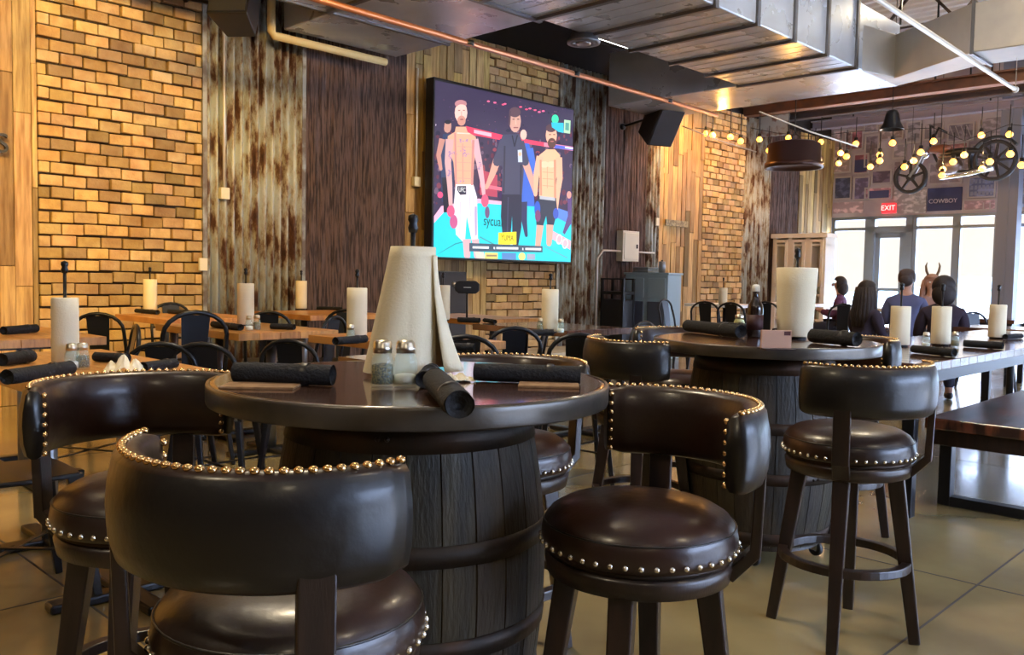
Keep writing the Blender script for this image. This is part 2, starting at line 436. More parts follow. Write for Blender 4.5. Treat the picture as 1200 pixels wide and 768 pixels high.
# flat roofed building beyond the terrace
m1 = mat('far_stucco', (.55, .58, .58), .8); m2 = mat('far_roof', (.30, .36, .38), .7)
o = thing('far_building', 'low pale building with a dark flat roof beyond the terrace railing', 'building', (0, 0, 0), ANG)
c = at_s(1135, 340, SC + 30)
MB().b2((SC + 30, c.y - 4, -.1), (SC + 36, c.y + 1.5, 1.0)).build('building_wall', m1, o)
MB().add([(SC + 29.5, c.y - 4.6, .95), (SC + 29.5, c.y + 2.2, .95), (SC + 33, c.y + 1.5, 1.6), (SC + 33, c.y - 3, 1.6), (SC + 37, c.y + 2.2, .95), (SC + 37, c.y - 4.6, .95)],
         [(0, 1, 2, 3), (3, 2, 4, 5), (1, 4, 2), (0, 3, 5), (0, 5, 4, 1)]).build('roof', m2, o)
# ------------------------------------------------------------------ LED screen
frame_m = mat('screen_housing', (.012, .012, .015), .35)
pic_m = mat('screen_picture', (0, 0, 0), .35, attr=True, emis='attr', estr=1.15)
SN = WN - .32
sl = (at_n(505, 89, SN).x + at_n(509, 304, SN).x) / 2; sr = (at_n(674, 128, SN).x + at_n(668, 309, SN).x) / 2
zt_ = (at_n(505, 89, SN).z + at_n(674, 128, SN).z) / 2; zb_ = (at_n(509, 304, SN).z + at_n(668, 309, SN).z) / 2
scr = thing('wall_screen', 'big flat screen on the wall showing two bare-chested fighters and a referee', 'screen', (0, 0, 0), ANG)
MB().b2((sl, SN, zb_), (sr, SN + .14, zt_)).build('screen_housing', frame_m, scr, bevel=.008)
MB().b2((sl + .3, SN + .14, zb_ + .2), (sl + .5, WN, zt_ - .2)).b2((sr - .5, SN + .14, zb_ + .2), (sr - .3, WN, zt_ - .2)).build('wall_bracket', black_metal, scr)
class Pic(MB):
    n_ = 0
    def keep(s): return True
    def P(s, pts, col):
        s.n_ += 1; y = SN - .001 - .00003 * s.n_
        q = []
        for x, yy in pts:
            w = at_n(500 + x / 3.656, 100 + yy / 3.656, SN)
            q.append((min(max(w.x, sl + .02), sr - .02), y, min(max(w.z, zb_ + .025), zt_ - .02)))
        s.col = col; s.add(q, [tuple(range(len(q)))])
    def E(s, cx, cy, rx, ry, col, n=14): s.P([(cx + rx * math.cos(2 * PI * k / n), cy + ry * math.sin(2 * PI * k / n)) for k in range(n)], col)
    def L(s, pts, w, col):
        for i in range(len(pts) - 1):
            (x0, y0), (x1, y1) = pts[i], pts[i + 1]; w0 = w[i] if isinstance(w, list) else w; w1 = w[i + 1] if isinstance(w, list) else w
            d = math.hypot(x1 - x0, y1 - y0) or 1; nx, ny = -(y1 - y0) / d, (x1 - x0) / d
            s.P([(x0 + nx * w0 / 2, y0 + ny * w0 / 2), (x1 + nx * w1 / 2, y1 + ny * w1 / 2), (x1 - nx * w1 / 2, y1 - ny * w1 / 2), (x0 - nx * w0 / 2, y0 - ny * w0 / 2)], col)
            s.E(x1, y1, w1 / 2 * .95, w1 / 2 * .95, col, 8)
pc = Pic(); rnd = random.Random(3)
navy = (.020, .016, .040); skin = (.85, .40, .26); skin2 = (.95, .50, .30); dk = (.012, .014, .030); cy = (.02, .62, .74)
pc.P([(0, -30), (650, 80), (650, 790), (0, 790)], (.045, .032, .075))
for _ in range(260):                                                   # spectators beyond the cage
    x, y = rnd.uniform(20, 620), rnd.uniform(190, 520); c = rnd.choice([(.12, .03, .06), (.05, .03, .10), (.20, .05, .08), (.02, .02, .05), (.15, .10, .16), (.3, .06, .08)])
    pc.E(x, y, rnd.uniform(3, 11), rnd.uniform(4, 14), c, 7)
for _ in range(60): pc.E(rnd.uniform(60, 600), rnd.uniform(60, 180), rnd.uniform(2, 5), rnd.uniform(1, 3), rnd.choice([(.08, .05, .12), (.02, .02, .03), (.2, .08, .12)]), 6)
for x in (262, 290, 325, 333, 400, 425, 440, 462, 480, 497): pc.E(x, 70 + (x - 260) * .19 + rnd.uniform(-5, 4), 7, 4, rnd.choice([(.9, .15, .3), (.9, .5, .6), (.8, .1, .2)]), 7)
pc.P([(165, 175), (330, 215), (500, 245), (500, 262), (330, 238), (165, 208)], (.85, .05, .12)); pc.P([(200, 190), (275, 206), (275, 222), (200, 205)], (.95, .45, .55))
pc.P([(500, 245), (630, 265), (630, 282), (500, 263)], (.85, .25, .35)); pc.P([(545, 255), (630, 267), (630, 280), (545, 270)], (.10, .14, .65)); pc.P([(590, 263), (625, 268), (625, 275), (590, 270)], (.85, .8, .95))
pc.P([(225, 360), (300, 385), (300, 480), (225, 470)], (.45, .05, .10)); pc.P([(225, 420), (330, 440), (330, 455), (225, 437)], (.80, .15, .22))
pc.P([(10, 570), (60, 520), (220, 488), (400, 512), (520, 525), (630, 560), (630, 790), (10, 790)], cy)
pc.P([(15, 560), (60, 518), (220, 486), (420, 510), (420, 519), (220, 505), (70, 545), (15, 590)], (.95, .45, .60))
pc.P([(540, 520), (630, 548), (630, 600), (590, 585), (540, 560)], (.10, .22, .75)); pc.P([(530, 620), (620, 668), (612, 705), (528, 655)], (.95, .45, .52))
pc.L([(20, 745), (120, 680), (180, 665)], 5, (.02, .30, .38)); pc.L([(600, 740), (500, 690)], 4, (.1, .4, .5)); pc.L([(225, 650), (300, 690)], 5, (.05, .3, .35))
def syc(): pass
# man behind on the far side, blue shirt figure, small figure at the edge
pc.L([(88, 175), (86, 190)], 30, (.55, .28, .22)); pc.E(88, 172, 15, 22, (.55, .28, .22)); pc.E(88, 158, 14, 9, (.02, .02, .03))
pc.P([(66, 210), (112, 206), (116, 390), (108, 500), (62, 500), (58, 360)], (.03, .05, .12)); pc.L([(64, 230), (48, 300), (58, 360)], [26, 20, 14], (.55, .25, .2)); pc.P([(62, 395), (108, 395), (100, 545), (70, 545)], (.015, .015, .03))
pc.E(55, 470, 12, 14, (.8, .08, .2))
pc.E(412, 212, 14, 22, (.85, .5, .42)); pc.P([(392, 245), (436, 250), (456, 330), (452, 420), (460, 520), (395, 515)], (.05, .14, .60)); pc.L([(410, 500), (415, 580), (424, 645)], [36, 24, 12], (.03, .03, .10)); pc.L([(440, 270), (456, 350), (448, 420)], [26, 22, 14], (.06, .16, .65))
pc.P([(600, 455), (618, 458), (622, 590), (588, 640), (580, 630), (602, 560)], (.10, .05, .20)); pc.E(607, 470, 10, 16, (.7, .3, .25))
# fighter in white trunks
pc.P([(122, 178), (165, 178), (172, 200), (206, 220), (214, 250), (200, 330), (196, 432), (120, 432), (112, 330), (84, 260), (88, 218), (118, 200)], skin)
pc.L([(96, 232), (88, 330), (96, 430), (100, 515)], [34, 27, 22, 16], (.72, .38, .38)); pc.L([(202, 232), (222, 330), (238, 430), (242, 470)], [32, 26, 18, 14], (.72, .40, .45))
pc.E(144, 118, 27, 44, (.95, .55, .48)); pc.E(143, 80, 26, 17, (.50, .22, .24)); pc.E(146, 98, 22, 16, (.95, .55, .48)); pc.E(146, 152, 18, 22, (.60, .28, .22)); pc.E(147, 147, 8, 3, (.35, .1, .1)); pc.L([(132, 108), (139, 108)], 4, (.3, .1, .1)); pc.L([(152, 108), (159, 108)], 4, (.3, .1, .1)); pc.L([(146, 112), (146, 130)], 4, (.75, .35, .3))
for x, y, w, h in ((150, 245, 34, 26), (120, 290, 22, 14), (165, 300, 26, 16), (150, 275, 16, 22), (95, 300, 9, 30), (94, 370, 8, 32), (224, 350, 7, 34), (140, 415, 26, 10)):
    for _ in range(7): pc.E(x + rnd.uniform(-w, w) * .6, y + rnd.uniform(-h, h) * .6, rnd.uniform(2, 6), rnd.uniform(2, 6), rnd.choice([(.50, .26, .42), (.42, .24, .40), (.60, .30, .40)]), 6)
pc.P([(120, 430), (198, 430), (212, 480), (216, 660), (190, 668), (168, 560), (160, 680), (122, 640), (112, 520)], (.86, .78, .86)); pc.P([(122, 425), (196, 425), (200, 448), (120, 448)], (.95, .85, .92))
pc.P([(127, 432), (166, 432), (166, 468), (140, 470), (127, 450)], (.03, .03, .06)); pc.L([(207, 520), (207, 640)], 9, (.45, .35, .55)); pc.L([(180, 470), (184, 560)], 5, (.6, .55, .7))
pc.L([(168, 660), (170, 735)], [34, 26], (.80, .42, .45)); pc.L([(205, 660), (212, 735)], [30, 24], (.80, .42, .45))
pc.E(100, 540, 17, 26, (.85, .10, .22)); pc.E(112, 585, 17, 30, (.55, .10, .25)); pc.E(246, 495, 16, 28, (.80, .10, .20)); pc.E(256, 545, 10, 26, (.15, .08, .18))
for x0, y0, x1, y1, w_ in ((118, 205, 122, 420, 8), (196, 235, 190, 425, 10), (150, 250, 152, 420, 3)): pc.L([(x0, y0), (x1, y1)], w_, (.60, .24, .22))
for yy in (262, 330, 365, 398): pc.L([(128, yy), (188, yy + 3)], 2.5, (.66, .30, .25))
pc.L([(126, 205), (180, 208)], 5, (.98, .62, .52)); pc.L([(140, 500), (138, 640)], 5, (.62, .55, .68)); pc.L([(196, 470), (202, 650)], 7, (.66, .60, .74))
# referee
pc.P([(322, 212), (392, 208), (408, 250), (412, 370), (404, 475), (318, 475), (320, 350), (300, 340), (290, 300)], (.055, .060, .11))
pc.P([(318, 468), (404, 468), (402, 610), (386, 700), (364, 700), (362, 560), (352, 700), (326, 700), (314, 560)], (.020, .020, .045))
pc.L([(298, 320), (276, 385), (252, 440)], [34, 26, 15], (.70, .36, .28)); pc.L([(412, 310), (440, 390), (462, 465)], [32, 26, 15], (.70, .36, .28)); pc.L([(330, 235), (298, 330)], [40, 38], (.055, .060, .11)); pc.L([(398, 240), (418, 330)], [30, 34], (.055, .060, .11))
pc.E(375, 155, 25, 48, (.62, .34, .27)); pc.E(374, 116, 25, 22, (.12, .07, .09)); pc.L([(354, 110), (350, 170)], 8, (.10, .06, .08)); pc.L([(364, 146), (371, 146)], 4, (.1, .03, .03)); pc.L([(384, 146), (391, 146)], 4, (.1, .03, .03)); pc.L([(368, 182), (386, 182)], 5, (.30, .08, .09)); pc.L([(377, 150), (378, 168)], 4, (.8, .45, .36))
pc.P([(386, 278), (404, 276), (406, 330), (388, 330)], (.55, .60, .75)); pc.E(396, 295, 7, 9, (.85, .5, .3))
# fighter in dark trunks
pc.P([(510, 275), (545, 275), (568, 300), (566, 350), (548, 410), (548, 488), (478, 480), (480, 400), (470, 340), (478, 300)], skin2)
pc.L([(482, 305), (466, 380), (462, 470)], [30, 24, 15], (.92, .46, .30)); pc.L([(562, 310), (566, 400), (556, 470), (550, 540)], [28, 25, 20, 14], (.92, .46, .30))
pc.E(530, 215, 24, 42, (.88, .44, .30)); pc.E(529, 184, 23, 18, (.10, .05, .06)); pc.E(532, 248, 18, 22, (.12, .06, .05)); pc.L([(520, 212), (527, 212)], 4, (.15, .05, .05)); pc.L([(538, 212), (545, 212)], 4, (.15, .05, .05)); pc.E(533, 241, 8, 3, (.5, .15, .14))
for x in (500, 530): pc.E(x, 340, 20, 14, (1, .60, .40), 10)
pc.L([(513, 350), (513, 440)], 3, (.75, .34, .22)); pc.P([(472, 475), (550, 482), (556, 540), (540, 600), (512, 600), (508, 560), (492, 610), (466, 600), (462, 530)], (.03, .035, .06)); pc.P([(480, 474), (546, 482), (546, 496), (480, 488)], (.5, .5, .55))
pc.L([(482, 600), (472, 690)], [30, 22], (.80, .38, .28)); pc.L([(524, 598), (520, 680)], [30, 22], (.80, .38, .28)); pc.E(470, 530, 13, 34, (.03, .10, .55)); pc.E(472, 560, 12, 26, (.2, .05, .15)); pc.E(549, 550, 12, 24, (.05, .10, .5))
for x0, y0, x1, y1, w_ in ((484, 320, 486, 470, 8), (545, 320, 546, 480, 9)): pc.L([(x0, y0), (x1, y1)], w_, (.66, .28, .18))
for yy in (372, 400, 430): pc.L([(492, yy), (538, yy + 3)], 2.5, (.72, .32, .2))
pc.L([(330, 260), (326, 460)], 7, (.03, .03, .06)); pc.L([(400, 340), (398, 470)], 7, (.03, .03, .06)); pc.L([(362, 215), (372, 262), (384, 216)], 5, (.02, .02, .04)); pc.L([(345, 480), (340, 690)], 5, (.05, .05, .10))
# broadcast graphics
pc.E(546, 146, 15, 20, (.05, .85, .40)); pc.P([(530, 160), (582, 162), (582, 205), (560, 200), (532, 180)], (.03, .50, .85)); pc.P([(585, 148), (612, 152), (610, 208), (583, 204)], (.45, .75, .45)); pc.P([(590, 160), (606, 163), (605, 195), (589, 192)], (.1, .35, .3))
pc.P([(303, 632), (380, 628), (380, 682), (302, 684)], (.95, .78, .02))
pc.P([(178, 676), (492, 690), (492, 716), (178, 712)], (.05, .08, .12)); pc.P([(200, 713), (210, 745), (245, 745), (240, 715)], (.8, .6, .5)); pc.P([(245, 716), (300, 718), (300, 745), (245, 745)], (.75, .60, .15)); pc.P([(252, 726), (296, 727), (296, 734), (252, 734)], (.3, .2, .1))
pc.P([(318, 718), (378, 720), (378, 748), (318, 748)], (.10, .22, .50)); pc.E(404, 734, 15, 17, (.85, .70, .20)); pc.P([(425, 722), (460, 724), (460, 748), (425, 748)], (.35, .38, .50))
for (x0, x1) in ((192, 262), (282, 288), (294, 388), (405, 410), (418, 486)):
    y = 690 + (x0 - 190) * .03; pc.P([(x0, y), (x1, y + 1), (x1, y + 11), (x0, y + 9)], (.85, .88, .92))
pc.E(33, 170, 4, 5, (.9, .8, .9), 6)
B(pc, 'screen_picture', pic_m, scr)
def pic_text(t, x, y, size, colr, nm, k, rot=0):
    m = MATS.get(nm) or mat(nm, (0, 0, 0), .5, emis=colr, estr=1.0)
    w = at_n(500 + x / 3.656, 100 + y / 3.656, SN)
    return text(t, size, m, scr, 'screen_lettering', (w.x, SN - .018 - k * .0005, w.z), (PI / 2, rot, 0), .0004, .8)
pic_text('sycuan', 285, 585, .17, (.01, .05, .06), 'dark_lettering', 1); 
pic_text('YUMA', 341, 655, .10, (.15, .10, .0), 'olive_lettering', 2)
pic_text('UFC', 147, 449, .075, (.9, .9, .9), 'white_lettering', 3)
pic_text('OO', 575, 672, .20, (.9, .9, .95), 'white_lettering', 3, .4)

# ------------------------------------------------------------------ ducts (galvanised, undersides at DZ)
DZ, DT = 3.5, 4.22
duct_m = mat('galvanised_duct', (.50, .54, .61), .26, .45, noise=((.42, .46, .53), 2, .4, .6), rvar=.10, bump=.06, bscale=2)
duct_side = mat('duct_wrap', (.46, .43, .39), .5, .3, noise=((.36, .34, .32), 1.5, .4, .6), bump=.08, bscale=3)
flange_m = mat('duct_flange', (.13, .13, .14), .45, .7)
pA, pB, pC = at_z(340, 32, DZ), at_z(453, 69, DZ), at_z(392, 15, DZ)
pL, pR = at_z(874, 101, DZ), at_z(1000, 78, DZ)
pL0 = at_z(632, 25, DZ); far = at_z(1060, 100, DZ)
nA, nC, nL, nR = (pA.y + pB.y) / 2, pC.y, (pL.y + pL0.y) / 2, pR.y
sA, sB, sL, sF = (pA.x + pC.x) / 2, (pB.x + pL0.x) / 2, (pL.x + pR.x) / 2, far.x
print('DUCT', sA, sB, sL, sF, 'n', nA, nC, nL, nR, 'SC', SC, 'HZ', HZ)
dct = thing('ventilation_duct', 'huge galvanised duct run below the ceiling with a flat reflective underside', 'duct', (0, 0, 0), ANG)
def duct_box(lo, hi, nm='duct_section'):
    o = MB().b2(lo, hi).build(nm, [duct_m], dct, bevel=.012)
    return o
duct_box((-1.0, nL + .0, DZ), (sB, nC, DT)); duct_box((sA, nC, DZ), (sB, nA, DT)); duct_box((-1.0, nR, DZ), (sL, nL, DT))
duct_box((sL, nR, DZ), (sF, WN - .45, DT))
mbf = MB()
for s in [sL - .02 - .72 * k for k in range(0, 12)]:
    if s < -1: break
    for n0 in ((nR, nL),): mbf.b2((s - .025, n0[0] - .025, DZ - .028), (s + .025, n0[1] + .02, DT + .02))
for s in (sB - 1.45, sB - 2.9, sB - 4.35): mbf.b2((s - .025, nL, DZ - .025), (s + .025, nC, DT + .02))
mbf.b2((-1, nC - .02, DZ - .02), (sB + .01, nC + .02, DZ)); mbf.b2((-1, nL - .02, DZ - .03), (sB, nL + .02, DZ))
mbf.build('duct_flange', flange_m, dct)
mbr = MB()
for k in range(60):                                                   # stiffening ribs pressed into the sheet
    s = -1 + .18 * k
    if s < sL: mbr.b2((s, nR + .01, DZ - .003), (s + .005, nL - .01, DZ + .01))
mbr.build('pressed_rib', duct_m, dct)
hg = MB()
for s, n in ((sB, nA - .1), (sA + .1, nA - .05), (sL, nL), (sL - 2.2, nL), (sF, nR), (sL, nA - .6)): hg.b2((s - .01, n - .01, DT), (s + .01, n + .01, ZC))
hg.build('hanger_rod', black_metal, dct)
# the branch that runs on towards the windows
q = [at_z(1048, 92, DZ), at_z(1137, 62, DZ)]
a0, a1 = (q[0].x, q[0].y), (q[1].x, q[1].y)
br = thing('branch_duct', 'rectangular branch duct running from the big duct toward the window side', 'duct', (0, 0, 0), ANG)
poly = [(sL + .05, nR + .02), a0, a1, (a1[0] + .25, a1[1] - 6), (a1[0] + 1.0, a1[1] - 6), (a1[0] + .62, a1[1] + .1), (sF, nR + .02)]
o = MB().prism([(x, y) for x, y in poly], DZ + .002, DZ + .50).build('duct_section', duct_side, br, bevel=.01)
MB().b2((a1[0] - .02, a1[1] - .03, DZ - .02), (a1[0] + .66, a1[1] + .0, DZ + .52)).build('duct_flange', flange_m, br)
# dark return duct between the two runs + round diffusers
def diffuser(px, py, r, label):
    p = at_z(px, py, DZ - .02)
    o = thing('round_diffuser', label, 'ceiling vent', fromB(p.x, p.y, DZ - .06))
    MB().lathe([(r * .55, .0), (r * .6, -.02), (r, -.02), (r * 1.02, .0), (r * .8, .05), (r * .5, .3)], n=28).build('diffuser_ring', flange_m, o)
    MB().lathe([(1e-4, -.02), (r * .42, -.03), (r * .45, -.01), (1e-4, .02)], n=24).build('diffuser_cone', grey_steel, o)
    MB().b2((-.01, -.01, .03), (.01, .01, DT - DZ + 1.4)).build('hanger_rod', black_metal, o)
diffuser(684, 44, .16, 'round black air diffuser hanging beside the twin tube light')
# dark duct high in the gap behind the screen
dkd = mat('painted_duct', (.10, .11, .14), .5, .3)
o = tag(B(MB().b2((sL - .55, nL + .25, DT + .06), (sL + .1, WN - .5, DT + .42)).b2((sB + .4, nL + .2, DT + .06), (sL - .56, nL + .8, DT + .36)), 'painted_duct', dkd, bevel=.01), 'dark painted duct up in the gap behind the galvanised one', 'duct')
# ------------------------------------------------------------------ roof steel
steel = mat('roof_steel', (.060, .045, .042), .6, .3, noise=((.11, .07, .06), 2, .4, .7))
rusty = mat('rust_brown_steel', (.22, .10, .055), .5, .5, noise=((.12, .07, .05), 5, .4, .7))
def joist(s, zb, depth, label, m, n0=N0 + .02, n1=WN + .02, w=.09):
    o = thing('roof_beam', label, 'beam', (0, 0, 0), ANG, None)
    MB().b2((s - w, n0, zb), (s + w, n1, zb + .03)).b2((s - w, n0, zb + depth), (s + w, n1, zb + depth + .03)).build('flange', m, o)
    mb = MB(); n = n0; k = 0
    while n < n1 - .6:
        mb.bar((s, n, zb + .02), (s, n + .5, zb + depth), .035); mb.bar((s, n + .5, zb + depth), (s, n + 1.0, zb + .02), .035); n += 1.0
    mb.build('web', m, o); return o
lav = mat('lavender_steel', (.30, .27, .33), .5, .3)
def ibeam(s, zb, depth, label, m, w=.10):
    o = thing('roof_beam', label, 'beam', (0, 0, 0), ANG)
    MB().b2((s - w, N0 + .02, zb), (s + w, WN + .02, zb + .025)).b2((s - w, N0 + .02, zb + depth), (s + w, WN + .02, zb + depth + .025)).build('flange', m, o)
    MB().b2((s - .015, N0 + .02, zb + .02), (s + .015, WN + .02, zb + depth)).build('web', m, o)
    for n in (-4, -.5, 2.2, 4.8, 7.2): MB().b2((s - .012, n, zb + depth), (s + .012, n + .024, ZC)).build('hanger_rod', black_metal, o)
    return o

ibeam(14.0, at_s(1010, 120, 14.0).z, .16, 'rust brown steel roof beam crossing above the string lights', rusty)
ibeam(15.6, at_s(1100, 121, 15.6).z, .12, 'dark grey roof beam behind the rust brown one', steel)
ibeam(16.7, at_s(1100, 137, 16.7).z, .14, 'lavender grey beam just before the poster wall', lav)
joist(12.4, 4.6, .6, 'dark roof truss above the far brick pier', steel)
joist(4.0, 4.6, .6, 'dark roof truss over the middle of the brick-clad wall', steel)
joist(8.2, 4.7, .6, 'dark roof truss above the far edge of the screen', steel)
# pipes and conduits
cop = mat('orange_pipe', (.50, .20, .09), .35, .7)
wht = mat('white_conduit', (.70, .64, .55), .4, .3)
def pipe(name, label, cat, pts, r, m, grp=None):
    mb = MB().tube(pts, r, 10); o = mb.build(name, m); o.rotation_euler.z = ANG; return tag(o, label, cat, grp)
pz = DZ - .12
p0, p1 = at_z(380, 2, pz), at_z(838, 134, pz); nm_ = (p0.y + p1.y) / 2
pp = thing('sprinkler_pipe', 'long copper coloured pipe slung under the ducts parallel to the wall', 'pipe', (0, 0, 0), ANG)
p0 = at_n(375, 0, 5.9); p1 = at_n(840, 135, 6.6)
MB().tube([(p0.x - 2, 5.75, at_n(375, 0, 5.9).z), p0, p1], .028, 10).build('pipe_run', cop, pp)
mb = MB()
for t in (.25, .5, .8):
    c = p0.lerp(p1, t); mb.lathe([(.03, -.02), (.05, -.02), (.05, .02), (.03, .02)], c, 12)
mb.build('hanger_clamp', black_metal, pp)
w0, w1 = at_n(318, 41, WN - .35), at_n(452, 73, WN - .35)
o = thing('white_conduit_pipe', 'pale conduit pipe along the lower edge of the duct above the corrugated panel', 'pipe', (0, 0, 0), ANG)
MB().tube([(w0.x, w0.y, w0.z + .6), (w0.x, w0.y, w0.z + .03), (w0.x + .03, w0.y, w0.z), w1], .04, 10).build('pipe_run', mat('cream_pipe', (.62, .50, .24), .5), o)
f0, f1 = at_Y(1030, 0, 6.3), at_Y(1190, 105, 9.2)
d_ = (f1 - f0).normalized()
o = thing('ceiling_conduit', 'long straight white conduit slanting down in front of the branch duct', 'pipe', (0, 0, 0))
MB().tube([f0 - d_ * 3.5, f0, f1], .021, 10).build('pipe_run', wht, o); MB().ball(f1, .034).build('end_cap', wht, o)
MB().tube([f1, (f1.x, f1.y, ZC)], .005, 6).build('hanger_wire', wht, o)
for i, (a, b, n_, lab) in enumerate([((890, 131), (1005, 172), 4.6, 'thin cable strung from the beam to the poster wall'), ((800, 148), (886, 178), 6.9, 'thin cable carrying bulbs above the brick-clad pier')]):
    q0, q1 = at_n(*a, n_), at_n(*b, n_ - .4)
    pipe('support_cable', lab, 'cable', [q0, (q0 + q1) / 2 - Vector((0, 0, .02)), q1], .008, wht)
# flood light + rods above, twin tube light
tube_e = mat('tube_glow', (1, 1, 1), .5, emis=(1, .98, .86), estr=6)
tl = at_z(716, 47, DZ + .35)
o = thing('tube_light', 'slim twin tube light glowing in the dark gap above the screen', 'ceiling light', (0, 0, 0), ANG)
q0, q1 = at_z(699, 41, DZ + .3), at_z(733, 56, DZ + .3)
MB().b2((min(q0.x, q1.x), q0.y - .09, DZ + .32), (max(q0.x, q1.x), q0.y + .09, DZ + .37)).build('housing', black_metal, o)
for dn in (-.05, .05): MB().tube([(q0.x, q0.y + dn, DZ + .3), (q1.x, q0.y + dn, DZ + .3)], .014, 8).build('tube', tube_e, o)
MB().b2((q0.x + .1, q0.y - .005, DZ + .36), (q0.x + .11, q0.y + .005, ZC)).b2((q1.x - .1, q0.y - .005, DZ + .36), (q1.x - .09, q0.y + .005, ZC)).build('hanger_rod', black_metal, o)

# ------------------------------------------------------------------ speakers
def speaker(px, py, n, size, rz, tilt, label):
    p = at_n(px, py, n); o = thing('wall_speaker', label, 'speaker', fromB(p.x, p.y, p.z), rz)
    w, h, d = size
    M = Matrix.Rotation(tilt, 4, 'X')
    mb = MB(); v = [(-w / 2, 0, -h / 2), (w / 2, 0, -h / 2), (w * .36, d, -h / 2), (-w * .36, d, -h / 2)]
    mb.add([M @ Vector(q) for q in v + [(a, b, -c) for a, b, c in v]], [(3, 2, 1, 0), (4, 5, 6, 7), (0, 1, 5, 4), (1, 2, 6, 5), (2, 3, 7, 6), (3, 0, 4, 7)])
    mb.build('speaker_box', black_plastic, o, bevel=.01)
    MB().box((0, -.006, 0), (w * .9, .012, h * .92), M).build('grille', mat('speaker_grille', (.03, .03, .035), .7) if 'speaker_grille' not in MATS else MATS['speaker_grille'], o)
    wall_p = fromB(p.x, WN - .03, p.z + .1); loc = Matrix.Rotation(-rz, 4, 'Z') @ (wall_p - fromB(p.x, p.y, p.z))
    MB().tube([M @ Vector((0, d * .9, 0)), loc], .02, 8).ball(loc, .05).build('mount_arm', black_metal, o)
speaker(781, 150, 7.2, (.42, .58, .40), ANG - .35, .62, 'black loudspeaker tilted down at the end of the wall beyond the screen')
speaker(270, -14, 7.1, (.36, .50, .34), ANG - .9, -.35, 'black loudspeaker mounted high over the rusty corrugated panel')

# ------------------------------------------------------------------ things on the clad wall
def on_wall(px, py, d=.0): return at_n(px, py, WN - .06 - d)
cream_m = mat('cabinet_cream', (.78, .74, .60), .45)
a, b = on_wall(733, 270, .12), on_wall(751, 307, .12)
o = thing('electrical_panel', 'cream metal electrical box mounted on the dark wall panel', 'electrical box', (0, 0, 0), ANG)
MB().b2((a.x, WN - .14, b.z), (b.x, WN - .02, a.z)).build('enclosure', cream_m, o, bevel=.006)
MB().b2((a.x + .03, WN - .15, b.z + .03), (b.x - .03, WN - .14, a.z - .03)).build('panel_door', cream_m, o, bevel=.004)
MB().b2((b.x - .08, WN - .165, (a.z + b.z) / 2 - .03), (b.x - .06, WN - .15, (a.z + b.z) / 2 + .03)).build('latch', black_metal, o)
c1, c2, c3 = on_wall(733, 295), on_wall(705, 295), on_wall(697, 352)
MB().tube([(a.x, WN - .1, c1.z), (c2.x, WN - .09, c1.z), (c3.x, WN - .09, c1.z - .12), (c3.x, WN - .09, .25)], .015, 8).tube([(b.x, WN - .1, c1.z), (b.x + .45, WN - .1, c1.z)], .014, 8).build('conduit', wht, o)
# junction box + conduit down the corrugated metal
for (px, y0, y1, lab) in ((262, 34, 222, 'thin vertical conduit with a square junction box on the corrugated metal'), (487, 80, 209, 'thin vertical conduit with a junction box on the planks beside the screen')):
    q0, q1 = on_wall(px, y0), on_wall(px, y1)
    o = thing('wall_conduit', lab, 'conduit', (0, 0, 0), ANG)
    MB().tube([(q1.x, WN - .07, q1.z), (q1.x, WN - .07, q0.z)], .014, 8).build('conduit', wht, o)
    MB().box((q1.x, WN - .07, q1.z - .04), (.09, .06, .11)).build('junction_box', cream_m, o, bevel=.004)
for px, py, lab in ((238, 310, 'small white socket plate on the metal edge beside the brick'), (770, 260, 'small white switch plate on the far planks')):
    q = on_wall(px, py, .01); tag(B(MB().box((q.x, q.y, q.z), (.08, .03, .12)), 'outlet_plate', cream_m, bevel=.003), lab, 'socket')
q = on_wall(2, 169, .03)
o = text('S', .22, black_plastic, None, 'wall_letter', fromB(q.x, WN - .09, q.z), (PI / 2, 0, ANG), .02, 1.0); tag(o, 'black raised letter S on the planks at the frame edge', 'sign')
q = on_wall(793, 262, .02)
MBp = B(MB().box((q.x, q.y, q.z), (.62, .02, .10)), 'wall_plaque', mat('plaque', (.16, .13, .07), .6, noise=((.35, .3, .16), 20, .45, .6)), bevel=.004)
tag(MBp, 'narrow dark plaque on the far pallet planks', 'plaque')

